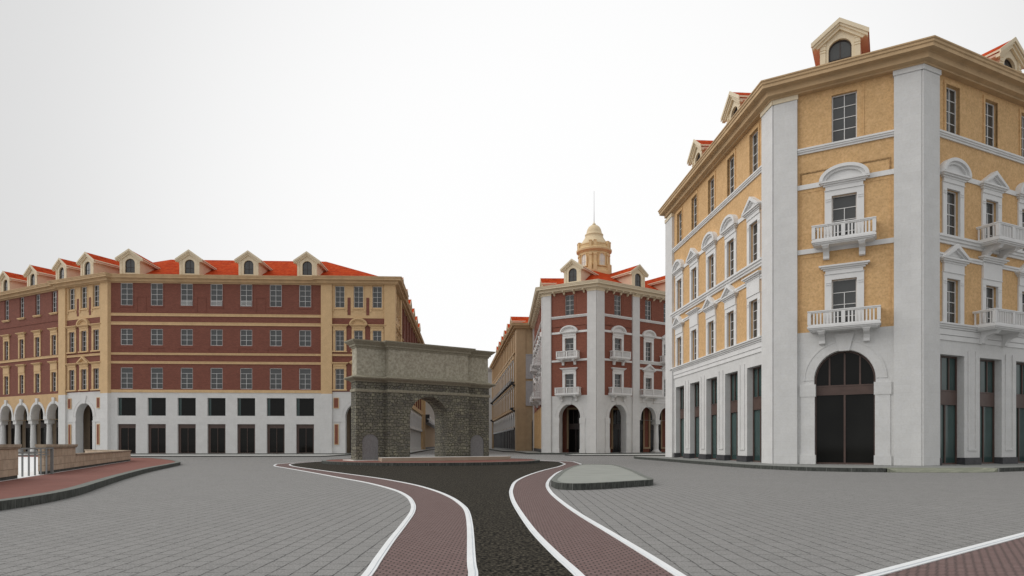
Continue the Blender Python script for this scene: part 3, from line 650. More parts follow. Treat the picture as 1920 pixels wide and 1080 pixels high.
# ================================================================== left red brick building
a0, a1, b0, b1 = (-89.1, 103.55), (-60.72, 88.75), (-60.9, 88.4), (-51.9, 84.5)
c0, c1, d0, d1 = (-51.72, 84.91), (-24.95, 86.3), (-24.93, 85.9), (-15.32, 86.4)
e0, e1, e2 = (-16.02, 95.97), (-16.42, 95.94), (-20.1, 146.8)
def red_long_building():
    R = thing('brick_building', (-40, 92, PV), 'long red brick building with sand trim above a white ground floor of doors', 'building')
    # main front
    F = Fac(R, c0, c1); cs = [1.97 + 3.783 * i for i in range(7)]; y = .02
    hs = []
    for c in cs: hs += [('r', c - 1.15, c + 1.15, 4.88, 7.2), ('r', c - 1.15, c + 1.15, 0, 3.8)]
    mb = MB(); wall(mb, 0, F.len, 0, 7.88, hs, y, .45, .6); F.put('ground_floor_wall', mb.mesh('ground_floor_wall', 'white'))
    hs = []
    for c in cs: hs += [('r', c - .77, c + .77, 19.14, 22.02), ('r', c - .77, c + .77, 14.0, 16.1), ('r', c - .77, c + .77, 8.36, 11.1)]
    mb = MB(); wall(mb, 0, F.len, 7.88, 22.3, hs, y, .25, .6); F.put('upper_wall', mb.mesh('upper_wall', 'brick'))
    for z0, z1, p in ((17.76, 18.1, .09), (16.6, 16.98, .09), (12.74, 13.0, .09), (11.6, 11.9, .09), (7.88, 8.24, .07)):
        mb = MB(); mb.box(0, F.len, y - p, y + .1, z0, z1)
        if z0 > 9: mb.box(0, F.len, y - .13, y - p, z1 - .08, z1 + .01)
        F.put('string_course', mb.mesh('string_course', 'sand'))
    for i, c in enumerate(cs):
        add_window(F, c, 19.14, 1.54, 2.88, 4, y=y, rec=.1); add_window(F, c, 14.0, 1.54, 2.1, 3, y=y, rec=.1); add_window(F, c, 8.36, 1.54, 2.74, 4, True, y=y, rec=.1)
        mb = MB(); mb.box(c + .84, c + .92, y - .04, y + .05, 18.95, 22.0); mb.box(c - .9, c + .92, y - .05, y + .05, 18.87, 18.95)
        F.put('brick_moulding', mb.mesh('brick_moulding', 'brick')); mb = MB()
        mb.box(c - 1.05, c + .9, y - .04, y + .05, 13.62, 13.7); mb.box(c - 1.05, c - .97, y - .04, y + .05, 13.02, 13.62)
        if i % 2 == 0 and i < 6:
            F.put('brick_moulding', mb.mesh('brick_moulding', 'brick')); mb = MB()
            m = c + 1.89; mb.box(m - .6, m + .6, y - .04, y + .05, 20.2, 20.27)
            for x in (-.6, .53): mb.box(m + x, m + x + .07, y - .04, y + .05, 18.3, 20.2)
        F.put('brick_moulding', mb.mesh('brick_moulding', 'brick'))
        if i in (2, 3, 4):
            mb = MB(); mb.box(c - .7, c + .7, y - .06, y - .02, 19.72, 19.77); mb.box(c - .7, c + .7, y - .06, y - .02, 19.2, 19.24)
            for k in range(11): mb.box(c - .7 + .135 * k, c - .66 + .135 * k, y - .055, y - .025, 19.24, 19.72)
            F.put('window_guard', mb.mesh('window_guard', 'frame'))
        def sq():
            q = MB(); q.box(-1.15, 1.15, 0, .1, 0, 2.32); q.cur = 1; q.box(-1.12, -.8, -.012, .05, .02, 2.3); return q.mesh('shop_window', ['pane_dark', 'pane_teal'])  # teal strip at the left paints in a reflection on the glass edge
        F.put('shop_window', cached('sq', sq), c, y + .36, 4.88)
        def dr():
            q = MB(); q.box(-1.15, -.85, 0, .12, 0, 3.8); q.box(.95, 1.15, 0, .12, 0, 3.8); q.box(-.85, .95, 0, .12, 3.28, 3.8); q.box(.02, .08, 0, .1, 0, 3.28); q.box(-.85, .95, .01, .1, 0, .08)
            return q.mesh('door', 'brown')
        def dg():
            q = MB(); q.box(-.86, .96, .06, .1, 0, 3.3); return q.mesh('pane', 'pane_dark')
        o = F.put('door', cached('dr', dr), c, y + .3, 0); link('pane', cached('dg', dg), o)
    for i in (0, 2, 4, 6): dormer(F, cs[i] + .12, 22.98)
    # pavilions
    def pav(a, b, ground=True):
        F = Fac(R, a, b); y = .25; c = F.len / 2; D = 2.43; P = 1.42
        hs = []
        for x in (c - D, c, c + D): hs += [('r', x - .62, x + .62, 19.1, 21.92), ('r', x - .57, x + .57, 13.4, 16.1), ('r', x - .57, x + .57, 8.36, 11.05)]
        mb = MB(); wall(mb, .2, F.len - .2, 8.05, 17.7, [h for h in hs if h[3] < 17], y, .25, .6); F.put('upper_wall', mb.mesh('upper_wall', 'brick'))
        mb = MB(); wall(mb, .2, F.len - .2, 17.7, 22.3, [h for h in hs if h[3] > 17], y - .03, .28, .6); F.put('top_wall', mb.mesh('top_wall', 'sand'))
        for x, kd in ((c - D, 'flat'), (c, 'seg'), (c + D, 'flat')):
            add_window(F, x, 19.1, 1.24, 2.82, 4, y=y); add_window(F, x, 13.4, 1.14, 2.7, 4, y=y, kind=kd, mat='sand', head=.6, jamb=.3, sill=True)
            add_window(F, x, 8.36, 1.14, 2.7, 4, y=y, kind='tri' if kd == 'seg' else 'flat', mat='sand', head=.68, jamb=.3, sill=True)
            mb = MB(); mb.box(x - .85, x + .85, y - .13, y, 18.85, 18.97); mb.box(x - .95, x - .72, y - .1, y, 18.55, 18.85); mb.box(x + .72, x + .95, y - .1, y, 18.55, 18.85)
            mb.box(x - .78, x - .63, y - .08, y, 19.0, 22.1); mb.box(x + .63, x + .78, y - .08, y, 19.0, 22.1); F.put('window_frame_moulding', mb.mesh('window_frame_moulding', 'sand'))
        bands(F, 'brick_strip', 'brick', [(x - .2, x + .2, y - .05, y + .02, 18.1, 20.4) for x in (c - D / 2, c + D / 2)])
        mb = MB(); mb.box(P, F.len - P, y - .1, y + .1, 12.72, 13.0); mb.box(P, F.len - P, y - .14, y - .1, 12.92, 13.0); F.put('string_course', mb.mesh('string_course', 'sand'))
        pilaster(F, 0, P, 22.05, 'white', y1=.6, cap=None, split=7.77, mat2='sand'); pilaster(F, F.len - P, F.len, 22.05, 'white', y1=.6, cap=None, split=7.77, mat2='sand')
        mb = MB(); wall(mb, .2, F.len - .2, 0, 8.05, [('a', c - 1.7, c + 1.7, 0, 4.85, 6.6)], y, 1.0, .6); F.put('ground_floor_wall', mb.mesh('ground_floor_wall', 'white'))
        arch_trim(F, c, 3.4, 4.85, 6.6, y, 'white', imp=False, wide=.42)
        for s in (-1, 1):
            mb = MB(); mb.box(*sorted((c + s * 1.66, c + s * 3.3)), y - .07, y + .3, 4.1, 4.28); mb.box(*sorted((c + s * 1.68, c + s * 2.25)), y - .05, y + .1, 0, 4.1)
            F.put('impost', mb.mesh('impost', 'white'))
        for s in (-1, 1):
            for x, w2, z0, z1 in ((2.88, .27, 5.95, 7.2), (2.84, .2, 1.2, 3.75)):
                mb = MB(); mb.box(c + s * x - w2, c + s * x + w2, y - .09, y + .02, z0, z1)
                mb.cur = 1; q = .07
                mb.box(c + s * x - w2 - q, c + s * x - w2, y - .1, y + .02, z0 - q, z1 + q); mb.box(c + s * x + w2, c + s * x + w2 + q, y - .1, y + .02, z0 - q, z1 + q)
                mb.box(c + s * x - w2, c + s * x + w2, y - .1, y + .02, z0 - q, z0); mb.box(c + s * x - w2, c + s * x + w2, y - .1, y + .02, z1, z1 + q)
                F.put('brick_panel', mb.mesh('brick_panel', ['brick2', 'sand']))
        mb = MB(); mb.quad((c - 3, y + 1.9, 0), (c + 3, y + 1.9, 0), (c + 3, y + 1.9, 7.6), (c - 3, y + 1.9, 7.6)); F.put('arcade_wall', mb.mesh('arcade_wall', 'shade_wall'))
        shop_opening(F, c + .2, 3.2, 6.6, y + 1.7, glass='pane_dark', frame='dark_frame', zs=(3.6, 4.3))
        return F
    FP = pav(b0, b1); pav(d0, d1); pav(d1, e0)
    dormer(FP, FP.len / 2 + .1, 22.98)
    # arcaded wings
    def wing(a, b, cs, y, W, D, arch_mat, hmat, dens=True):
        F = Fac(R, a, b); hs = []
        for c in cs: hs += [('r', c - .58, c + .58, 19.1, 22.0), ('r', c - .57, c + .57, 13.35, 16.05), ('r', c - .57, c + .57, 8.38, 11.0)]
        mb = MB(); wall(mb, 0, F.len, 8.05, 22.3, hs, y, .25, .6); F.put('upper_wall', mb.mesh('upper_wall', 'brick'))
        mb = MB(); wall(mb, 0, F.len, 4.6, 8.05, [('a', c - W, c + W, 4.6, 5.05, 6.75) for c in cs], y, .95, .95); F.put('arcade_wall', mb.mesh('arcade_wall', arch_mat))
        mb = MB(); mb.box(0, F.len, y - .09, y + .1, 12.95, 13.27); mb.box(0, F.len, y - .12, y - .09, 13.2, 13.27); F.put('string_course', mb.mesh('string_course', 'sand'))
        mb = MB(); mb.box(0, F.len, y - .05, y + .1, 17.9, 17.98); F.put('brick_moulding', mb.mesh('brick_moulding', 'brick'))
        for c in cs:
            add_window(F, c, 19.1, 1.16, 2.9, 4, y=y); add_window(F, c, 13.35, 1.14, 2.7, 4, True, y=y, kind='flat', mat='sand', head=.75, jamb=.26)
            add_window(F, c, 8.38, 1.14, 2.62, 4, True, y=y, kind='tall', mat='sand', head=1.3, jamb=.26)
            mb = MB(); mb.box(c - .95, c + .95, y - .2, y + .1, 18.95, 19.08); mb.box(c - .85, c + .85, y - .12, y + .1, 18.83, 18.95); F.put('sill', mb.mesh('sill', 'sand'))
            mb = MB(); mb.ring(c, 5.05, W + .01, 1.71, W + .36, 2.06, y - .1, y + .1, seg=20); mb.ring(c, 5.05, W - .02, 1.68, W + .14, 1.84, y - .05, y + .2, seg=20); mb.prism([(c - .2, 6.7), (c + .2, 6.7), (c + .3, 7.55), (c - .3, 7.55)], y - .2, y + .2)
            mb.ring(c, 5.05, W - .03, 1.67, W + .01, 1.71, y, y + .95, seg=20)
            for q in (-1, 1): mb.box(*sorted((c + q * (W - .03), c + q * (W + .42))), y - .1, y + .96, 4.58, 5.05)
            F.put('arch_moulding', mb.mesh('arch_moulding', 'white'))
            column(F, c - D / 2, y + .47, 4.6, 'white')
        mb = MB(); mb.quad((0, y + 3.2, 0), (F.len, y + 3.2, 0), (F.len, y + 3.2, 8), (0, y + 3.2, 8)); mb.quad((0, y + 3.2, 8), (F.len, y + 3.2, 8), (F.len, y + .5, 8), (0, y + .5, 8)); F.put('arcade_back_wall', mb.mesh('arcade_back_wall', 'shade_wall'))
        for c in cs: shop_opening(F, c + .2, 2.7, 6.9, y + 3.0, glass='pane_dark', frame='dark_frame', zs=(3.6, 4.4))
        return F
    L1 = sqrt((a1[0] - a0[0]) ** 2 + (a1[1] - a0[1]) ** 2)
    FW = wing(a0, a1, [L1 - 1.75 - 4.05 * i for i in range(7)], .02, 1.58, 4.05, 'ochre_trim', 'sand')
    for q in (1.1, 8.3, 15.5, 22.7): dormer(FW, FW.len - q, 22.98)
    # street side: shallow white blind arcade with grey infill
    FS = Fac(R, e1, e2); y = .02; cs = [3.0 + 5.6 * i for i in range(9)]; hs = []
    for c in cs: hs += [('r', c - .58, c + .58, 19.1, 22.0), ('r', c - .57, c + .57, 13.35, 16.05), ('r', c - .57, c + .57, 8.38, 11.0)]
    mb = MB(); wall(mb, 0, FS.len, 8.05, 22.3, hs, y, .25, .6); FS.put('upper_wall', mb.mesh('upper_wall', 'brick'))
    for c in cs:
        add_window(FS, c, 19.1, 1.16, 2.9, 4, y=y); add_window(FS, c, 13.35, 1.14, 2.7, 4, True, y=y, kind='flat', mat='sand', head=.75, jamb=.26)
        add_window(FS, c, 8.38, 1.14, 2.62, 4, True, y=y, kind='tall', mat='sand', head=1.3, jamb=.26)
    ac = [1.9 + 3.38 * i for i in range(15)]
    mb = MB(); wall(mb, 0, FS.len, 0, 8.05, [('a', c - 1.3, c + 1.3, 4.5, 5.7, 7.0) for c in ac] + [('r', c - 1.3, c + 1.3, .55, 3.9) for c in ac], y, .35, .6); FS.put('arcade_wall', mb.mesh('arcade_wall', 'white'))
    for c in ac:
        mb = MB(); mb.box(c - 1.3, c + 1.3, y + .3, y + .4, .5, 7.05); FS.put('infill', mb.mesh('infill', 'panel_grey'))
        mb = MB(); mb.ring(c, 5.7, 1.3, 1.3, 1.55, 1.55, y - .12, y + .1, seg=12); mb.box(c - 1.55, c - 1.3, y - .12, y + .1, 4.5, 5.7); mb.box(c + 1.3, c + 1.55, y - .12, y + .1, 4.5, 5.7); FS.put('arch_moulding', mb.mesh('arch_moulding', 'trim'))
    bands(FS, 'string_course', 'trim', [(0, FS.len, y - .25, y + .1, 3.95, 4.4)]); bands(FS, 'string_course', 'sand', [(0, FS.len, y - .3, y + .1, 7.6, 8.3), (0, FS.len, y - .12, y + .1, 12.95, 13.27)])
    bands(FS, 'pilaster', 'brick', [(c + 2.4, c + 3.2, y - .2, y + .1, 8.3, 22.0) for c in cs])
    bands(FS, 'pilaster', 'sand', [(FS.len - 1.6, FS.len, y - .25, y + .4, 0, 22.0)])
    for i in range(6): dormer(FS, 4 + 7.6 * i, 22.98, s=.1)
    cornice_part(R, [a0, a1, b0, b1, c0, c1, d0, d1, e0, e1, e2], 'cornice', False, CORN)
    mb = MB(); pts = rel(R, [a0, (-60.8, 88.6), (-51.8, 84.7), d1, e2])
    sweep(mb, pts, [(-2.0, 22.9), (-2.0, 23.6), (-11.2, 28.1), (-20.4, 23.6), (-20.4, 22.9)], False)
    link('roof', mb.mesh('roof', 'roof'), R)
red_long_building()

# ================================================================== buildings down the street
def street_building(name, root, label, near, far, wallmat, front, depth, mats, pos, bays, ghost=None):
    pass
def tan_street_building():
    R = thing('terrace_building', (4, 140, PV), 'tan terrace with black balconies, in the street right of the stone gateway', 'building')
    n0, n1, n2 = (-5.4, 184.7), (.77, 118.9), (22., 118.9)
    F = Fac(R, n0, n1); n = 15; st = (F.len - 6) / n; cs = [3 + st * (i + .5) for i in range(n)]; hs = []
    for c in cs: hs += [('r', c - .6, c + .6, 18.9, 21.6), ('r', c - .65, c + .65, 13.0, 16.0), ('r', c - .65, c + .65, 8.2, 11.2)]
    mb = MB(); wall(mb, 0, F.len, 7.7, 22.3, hs, .1, .25, .6); F.put('upper_wall', mb.mesh('upper_wall', 'tan'))
    mb = MB(); wall(mb, 0, F.len, 0, 7.7, [('a', c - 1.5, c + 1.5, 4.6, 5.8, 7.1) for c in cs] + [('r', 3.2, F.len - 3.2, 0, 4.3)], .1, .35, .6); F.put('ground_floor_wall', mb.mesh('ground_floor_wall', 'tanlow'))
    mb = MB(); mb.box(3.2, F.len - 3.2, .12, .4, 0, 4.3)
    for c in cs: mb.box(c - 1.4, c - 1.3, .02, .12, .3, 4.2); mb.box(c + 1.3, c + 1.4, .02, .12, .3, 4.2)
    mb.box(3.2, F.len - 3.2, -.1, .12, 3.9, 4.3); F.put('shopfront', mb.mesh('shopfront', 'black'))
    for c in cs:
        add_window(F, c, 18.9, 1.2, 2.7, 4, y=.1); add_window(F, c, 13.0, 1.3, 3.0, 4, True, y=.1, kind='flat', mat='trim', head=.6, jamb=.5); add_window(F, c, 8.2, 1.3, 3.0, 4, True, y=.1, kind='flat', mat='trim', head=.6, jamb=.5)
        mb = MB(); mb.ring(c, 5.8, 1.45, 1.25, 1.75, 1.55, -.05, .3, seg=12); mb.box(c - 1.75, c - 1.45, -.05, .3, 4.3, 5.8); mb.box(c + 1.45, c + 1.75, -.05, .3, 4.3, 5.8); F.put('arch_moulding', mb.mesh('arch_moulding', 'trim'))
        mb = MB(); mb.box(c - 1.5, c + 1.5, .3, .42, 4.3, 7.1); F.put('pane', mb.mesh('pane', 'pane'))
        mb = MB(); mb.box(c - 1.2, c + 1.2, -.55, .1, 12.7, 12.85); mb.box(c - 1.2, c + 1.2, -.55, -.5, 12.85, 13.4); mb.prismx([(.1, 12.7), (-.5, 12.7), (.1, 12.2)], c - 1.0, c - .8); mb.prismx([(.1, 12.7), (-.5, 12.7), (.1, 12.2)], c + .8, c + 1.0); F.put('balcony', mb.mesh('balcony', 'black'))
        mb = MB(); mb.prism([(c - 1.1, 17.0), (c + 1.1, 17.0), (c, 17.8)], -.25, .1); mb.box(c - 1.2, c + 1.2, -.3, .1, 16.85, 17.0); F.put('pediment', mb.mesh('pediment', 'tan'))
    mb = MB()
    for i in range(n + 1): u = 3 + st * i; mb.box(u - .3, u + .3, -.12, .2, 8.0, 22.0)
    mb.box(2, F.len - 2, -.25, .2, 7.5, 7.9); mb.box(2, F.len - 2, -.2, .2, 12.2, 12.5); mb.box(2, F.len - 2, -.2, .2, 17.9, 18.2); F.put('string_course', mb.mesh('string_course', 'tan'))
    for u in (2.6, F.len - 3.4):
        for z in (7.95, 12.7):
            mb = MB(); mb.prismx([(.1, z), (-.8, z), (-.9, z - .3), (.1, z - .9)], u, u + .9); F.put('bracket', mb.mesh('bracket', 'black'))
    pilaster(F, 0, 2.2, 22.0, 'tanlow', -.25, .5, cap=None, split=7.8, mat2='tan'); pilaster(F, F.len - 2.2, F.len, 22.0, 'tanlow', -.0, .5, cap=None, split=7.8, mat2='tan')
    G = Fac(R, n1, n2)
    mb = MB(); wall(mb, 0, G.len, 7.7, 22.3, (), .12, .25, .6); G.put('upper_wall', mb.mesh('upper_wall', 'tan'))
    mb = MB(); wall(mb, 0, G.len, 0, 7.7, [('a', 2.8, 6.2, 0, 4.9, 6.6)], .12, .8, .6); G.put('ground_floor_wall', mb.mesh('ground_floor_wall', 'tanlow'))
    shop_opening(G, 4.5, 3.4, 6.6, .9, glass='pane_dark', frame='dark_frame')
    pilaster(G, 0, 1.7, 22.0, 'tanlow', 0, .5, cap=None, split=7.8, mat2='tan')
    mb = MB(); mb.box(1.72, 4.6, -.02, .3, 8.3, 12.6); mb.box(1.72, 4.6, -.02, .3, 13.0, 17.3); mb.box(1.72, 5, -.1, .3, 17.3, 17.45); mb.box(1.72, 5, -.1, .3, 8.15, 8.3); G.put('bay_panel', mb.mesh('bay_panel', 'panel_grey'))
    poly = [n0, n1, n2, (17., 184.)]
    cornice_part(R, poly, 'cornice', True, CORN)
    mb = MB(); sweep(mb, rel(R, poly), [(-.9, 23.0), (-.9, 23.25), (-7, 26.3)], True, False); top = mitre(rel(R, poly), -7, True); mb.add([(p.x, p.y, 26.3) for p in top], [(0, 1, 2, 3)]); link('roof', mb.mesh('roof', 'roof'), R)
    for q in (11.2, 19.2, 27.2, 35.2, 43.2, 51.2): dormer(F, F.len - q, 22.9, s=.3)
tan_street_building()
def far_white_building():
    R = thing('terrace_building', (-2, 205, PV), 'distant red and white terrace just past the right edge of the stone gateway', 'building')
    n0, n1, n2 = (-10.6, 236.), (-6.6, 187.5), (8., 187.5)
    F = Fac(R, n0, n1); cs = [3 + 4.1 * i for i in range(11)]; hs = []
    for c in cs: hs += [('r', c - .6, c + .6, 18.9, 21.6), ('r', c - .65, c + .65, 13.0, 16.0), ('r', c - .65, c + .65, 8.2, 11.2)]
    mb = MB(); wall(mb, 0, F.len, 6.5, 22.3, hs, .1, .25, .6); F.put('upper_wall', mb.mesh('upper_wall', 'brick2'))
    mb = MB(); wall(mb, 0, F.len, 0, 6.5, (), .1, .25, .6); F.put('ground_floor_wall', mb.mesh('ground_floor_wall', 'panel_grey'))
    for c in cs: pedi_bay(F, c, ('tri', 'tri'), None, y=.1)
    pilaster(F, F.len - 2, F.len, 22., 'white', -.3, .4, cap=None); pilaster(F, 0, 1.5, 22., 'white', -.3, .4, cap=None); courses(F, 1, F.len - 2, .1, 'trim', False)
    mb = MB(); mb.box(0, F.len, 0., .3, 0, .5); F.put('plinth', mb.mesh('plinth', 'plinth'))
    G = Fac(R, n1, n2); mb = MB(); wall(mb, 0, G.len, 0, 22.3, (), 0, .25, .6); G.put('end_wall', mb.mesh('end_wall', 'white'))
    cornice_part(R, [n0, n1, n2, (6., 236.)], 'trim', True, CORN)
    mb = MB(); sweep(mb, rel(R, [n0, n1, n2, (6., 236.)]), [(-.9, 23.0), (-5, 25)], True, False); link('roof', mb.mesh('roof', 'roof'), R)
far_white_building()
def left_far_building():
    R = thing('terrace_building', (-27, 175, PV), 'tan rendered terrace with a black awning band, seen through the opening of the stone gateway', 'building')
    n0, n1 = (-19.7, 147.2), (-24.1, 207.)
    F = Fac(R, n0, n1); cs = [4 + 4.4 * i for i in range(13)]; hs = []
    for c in cs: hs += [('r', c - .6, c + .6, 18.9, 21.6), ('r', c - .65, c + .65, 13.0, 16.0), ('r', c - .65, c + .65, 8.2, 11.2)]
    mb = MB(); wall(mb, 0, F.len, 0, 22.3, hs, 0, .25, .6); F.put('wall', mb.mesh('wall', 'tan'))
    for c in cs:
        add_window(F, c, 18.9, 1.2, 2.7, 4, y=0); add_window(F, c, 13.0, 1.3, 3.0, 4, True, y=0, kind='flat', mat='trim', head=.6); add_window(F, c, 8.2, 1.3, 3.0, 4, True, y=0, kind='flat', mat='trim', head=.6)
    mb = MB(); mb.prismx([(.1, 7.0), (-1.0, 6.6), (-1.0, 6.2), (.1, 5.9)], 1.5, F.len - 2); mb.box(1.2, 2.8, -1.2, .1, 7.0, 7.9); F.put('awning', mb.mesh('awning', 'black'))
    mb = MB(); mb.box(2.9, F.len - 2, -.5, .1, 7.02, 8.0); F.put('sign_band', mb.mesh('sign_band', 'trim'))
    mb = MB(); mb.box(1.4, F.len, -.1, .1, 0, .5); F.put('plinth', mb.mesh('plinth', 'plinth'))
    pilaster(F, -.2, 1.3, 22., 'tanlow', -.3, .4, cap=None, split=7.8, mat2='sand')
    cornice_part(R, [(-38., 147.2), n0, n1, (-40., 207.)], 'cornice', True, CORN)
    mb = MB(); sweep(mb, rel(R, [(-38., 147.2), n0, n1, (-40., 207.)]), [(-.9, 23.0), (-6.5, 26.5)], True, False); link('roof', mb.mesh('roof', 'roof'), R)
left_far_building()

# ================================================================== stone gateway
def gateway():
    o = (-11.2, 47.3); u = (.829, .559); u2 = (o[0] + u[0] * 11.3, o[1] + u[1] * 11.3)
    R = thing('stone_gateway', (o[0], o[1], .25), 'dark rubble stone gateway with one round arch and a pale attic', 'gateway')
    F = Fac(R, o, u2); DZ = .0
    ST = 5.15
    mb = MB(); A = ('a', 3.98, 7.12, 0, 3.2, 4.72)
    wall(mb, 2.25, 9.05, 0, ST, [A], -.55, 2.1, .55); wall(mb, 2.25, 9.05, 0, ST, [A], 1.55, .01, 0)
    for x in (2.25, 9.05): mb.quad((x, .9, 0), (x, 1.55, 0), (x, 1.55, ST), (x, .9, ST))
    for x0, x1, n in ((0, 2.25, 1.09), (9.05, 11.25, 10.14)):
        wall(mb, x0, x1, 0, ST, [('a', n - .62, n + .62, 0, 1.3, 1.88)], 0, .12, .3); mb.quad((x0, 1, 0), (x1, 1, 0), (x1, 1, ST), (x0, 1, ST))
    for x in (0, 11.25): mb.quad((x, .29, 0), (x, 1, 0), (x, 1, ST), (x, .29, ST))
    F.put('masonry', mb.mesh('masonry', 'stone'))
    for n in (1.09, 10.14):
        q = MB(); q.prism([(n - .63, 0), (n + .63, 0), (n + .63, 1.3)] + [(n + .63 * cos(pi * i / 14), 1.3 + .59 * sin(pi * i / 14)) for i in range(1, 14)] + [(n - .63, 1.3)], .05, .2); F.put('niche', q.mesh('niche', 'niche'))
    loop = [(0, 0), (2.25, 0), (2.25, -.55), (9.05, -.55), (9.05, 0), (11.25, 0), (11.25, 1), (9.05, 1), (9.05, 1.55), (2.25, 1.55), (2.25, 1), (0, 1)]
    def sw(name, mat, prof, cap=None):
        m = MB(); sweep(m, loop, prof, True)
        if cap is not None: ps = mitre(loop, cap[0], True); m.add([(p.x, p.y, cap[1]) for p in ps], [tuple(range(12))])
        return F.put(name, m.mesh(name, mat))
    sw('band', 'gatecornice', [(-.1, 4.92), (.05, 4.92), (.07, 4.97), (.07, 5.1), (.03, 5.14), (-.1, 5.14)])
    sw('frieze', 'stone', [(-.1, 5.14), (0., 5.14), (0., 5.68), (-.1, 5.68)])
    sw('cornice', 'gatecornice', [(-.1, 5.66), (.05, 5.66), (.1, 5.74), (.32, 5.84), (.42, 5.92), (.42, 5.98), (.2, 6.05), (-.02, 6.14), (-.1, 6.14)])
    sw('attic', 'gravelly', [(-.06, 6.1), (-.06, 8.2), (-.2, 8.2), (-.2, 6.1)])
    sw('top_cornice', 'gatecornice', [(-.15, 8.1), (.0, 8.1), (.02, 8.2), (.1, 8.22), (.12, 8.34), (.2, 8.4), (.38, 8.56), (.4, 8.64), (-.15, 8.7)], (-.15, 8.7))
gateway()

# ================================================================== ground, road, paths
def poly_mesh(name, pts, z, mat):
    mb = MB(); mb.add([(p[0], p[1], z) for p in pts], [tuple(range(len(pts)))]); me = mb.mesh(name, mat)
    if me.polygons[0].normal.z < 0: me.flip_normals()
    return me
def spline(pts, n=8):
    out = []; P = [Vector(p) for p in pts]
    for i in range(len(P) - 1):
        p0 = P[max(0, i - 1)]; p1 = P[i]; p2 = P[i + 1]; p3 = P[min(len(P) - 1, i + 2)]
        for k in range(n):
            t = k / n
            out.append(.5 * ((2 * p1) + (p2 - p0) * t + (2 * p0 - 5 * p1 + 4 * p2 - p3) * t * t + (3 * p1 - p0 - 3 * p2 + p3) * t ** 3))
    out.append(P[-1]); return [(p.x, p.y) for p in out]
def arc(cx, cy, r, a, b, n=40): return [(cx + r * cos(radians(a + (b - a) * i / n)), cy + r * sin(radians(a + (b - a) * i / n))) for i in range(n + 1)]
struct('ground', poly_mesh('ground', [(-400, -150), (400, -150), (400, 700), (-400, 700)], 0, 'paver'))
LO = [(-1.4, -14), (-1.43, 2), (-1.45, 4), (-1.48, 5.5), (-1.53, 6.9), (-1.61, 7.85), (-1.74, 9.47), (-1.87, 11.36), (-2.04, 13.42), (-2.32, 15.3), (-2.83, 17.57), (-3.65, 20.05), (-5.18, 23.5), (-6.9, 26.7), (-8.87, 30.4), (-11.15, 34.6), (-13.3, 38.5), (-15.08, 41.8), (-16.3, 45.6)]
LI = [(-.3, -14), (-.32, 2), (-.34, 4), (-.37, 5.5), (-.42, 6.9), (-.49, 7.75), (-.72, 11.07), (-.93, 13.42), (-1.16, 14.95), (-1.6, 17.04), (-2.33, 19.59), (-3.5, 22.72), (-5.48, 26.76), (-8.1, 31.27), (-10.6, 35.6), (-13.4, 40.6), (-15.0, 44.4), (-15.6, 47.2)]
RI = [(.98, -14), (.95, 2), (.9, 4), (.82, 5.5), (.71, 6.9), (.54, 8.37), (.33, 10.65), (.1, 14.57), (0, 17.57), (0., 20.29), (.16, 24.35), (.71, 29.03), (1.69, 34.78), (2.9, 40.58), (3.7, 45.6)]
RO = [(2.0, -14), (1.95, 2), (1.9, 4), (1.84, 5.5), (1.76, 6.96), (1.67, 8.37), (1.52, 10.41), (1.34, 12.75), (1.2, 15.49), (1.12, 18.94), (1.23, 22.72), (1.67, 27.49), (2.41, 33.09), (3.7, 39.63), (4.8, 45.6)]
outer = spline(LO) + arc(-5.75, 49.8, 10.75, 170, 10) + spline(RO)[::-1]
inner = spline(LI) + arc(-5.9, 49.8, 9.72, 170, 8) + spline(RI)[::-1]
struct('cycle_path', poly_mesh('cycle_path', outer, .004, 'redpath'))
struct('road', poly_mesh('road', inner, .008, 'asphalt'))
def strip(name, pts, prof, mats, closed=False):
    """low painted edging: a flat top with a bevelled bluish inner face"""
    mb = MB(); sweep(mb, pts, prof, closed); me = mb.mesh(name, mats); return struct(name, me)
for pts, q in ((outer, 1), (inner, 1)):
    strip('road_edging', pts, [(-.04, 0), (-.04, .018), (.03, .018), (.03, 0)], 'mark')
for pts in (outer, inner):
    strip('road_edging', pts, [(.0305, 0), (.0305, .012), (.046, .012), (.046, 0)], 'mark2'); strip('road_edging', pts, [(.0465, 0), (.0465, .015), (.066, .015), (.066, 0)], 'mark')
d = Vector((4.19, 3.24)).normalized(); P0 = Vector((3.7, 6.9)); nrm = Vector((d.y, -d.x))
A = P0 - d * 18; B = P0 + d * 20
struct('cycle_path', poly_mesh('cycle_path', [tuple(A), tuple(B), tuple(B + nrm * 1.5), tuple(A + nrm * 1.5)], .004, 'redpath'))
strip('road_edging', [tuple(A), tuple(B)], [(-.03, 0), (-.03, .018), (.05, .018), (.05, 0)], 'mark'); strip('road_edging', [tuple(A), tuple(B)], [(.051, 0), (.051, .012), (.085, .012), (.085, 0)], 'mark2'); strip('road_edging', [tuple(A), tuple(B)], [(.086, 0), (.086, .015), (.11, .015), (.11, 0)], 'mark')

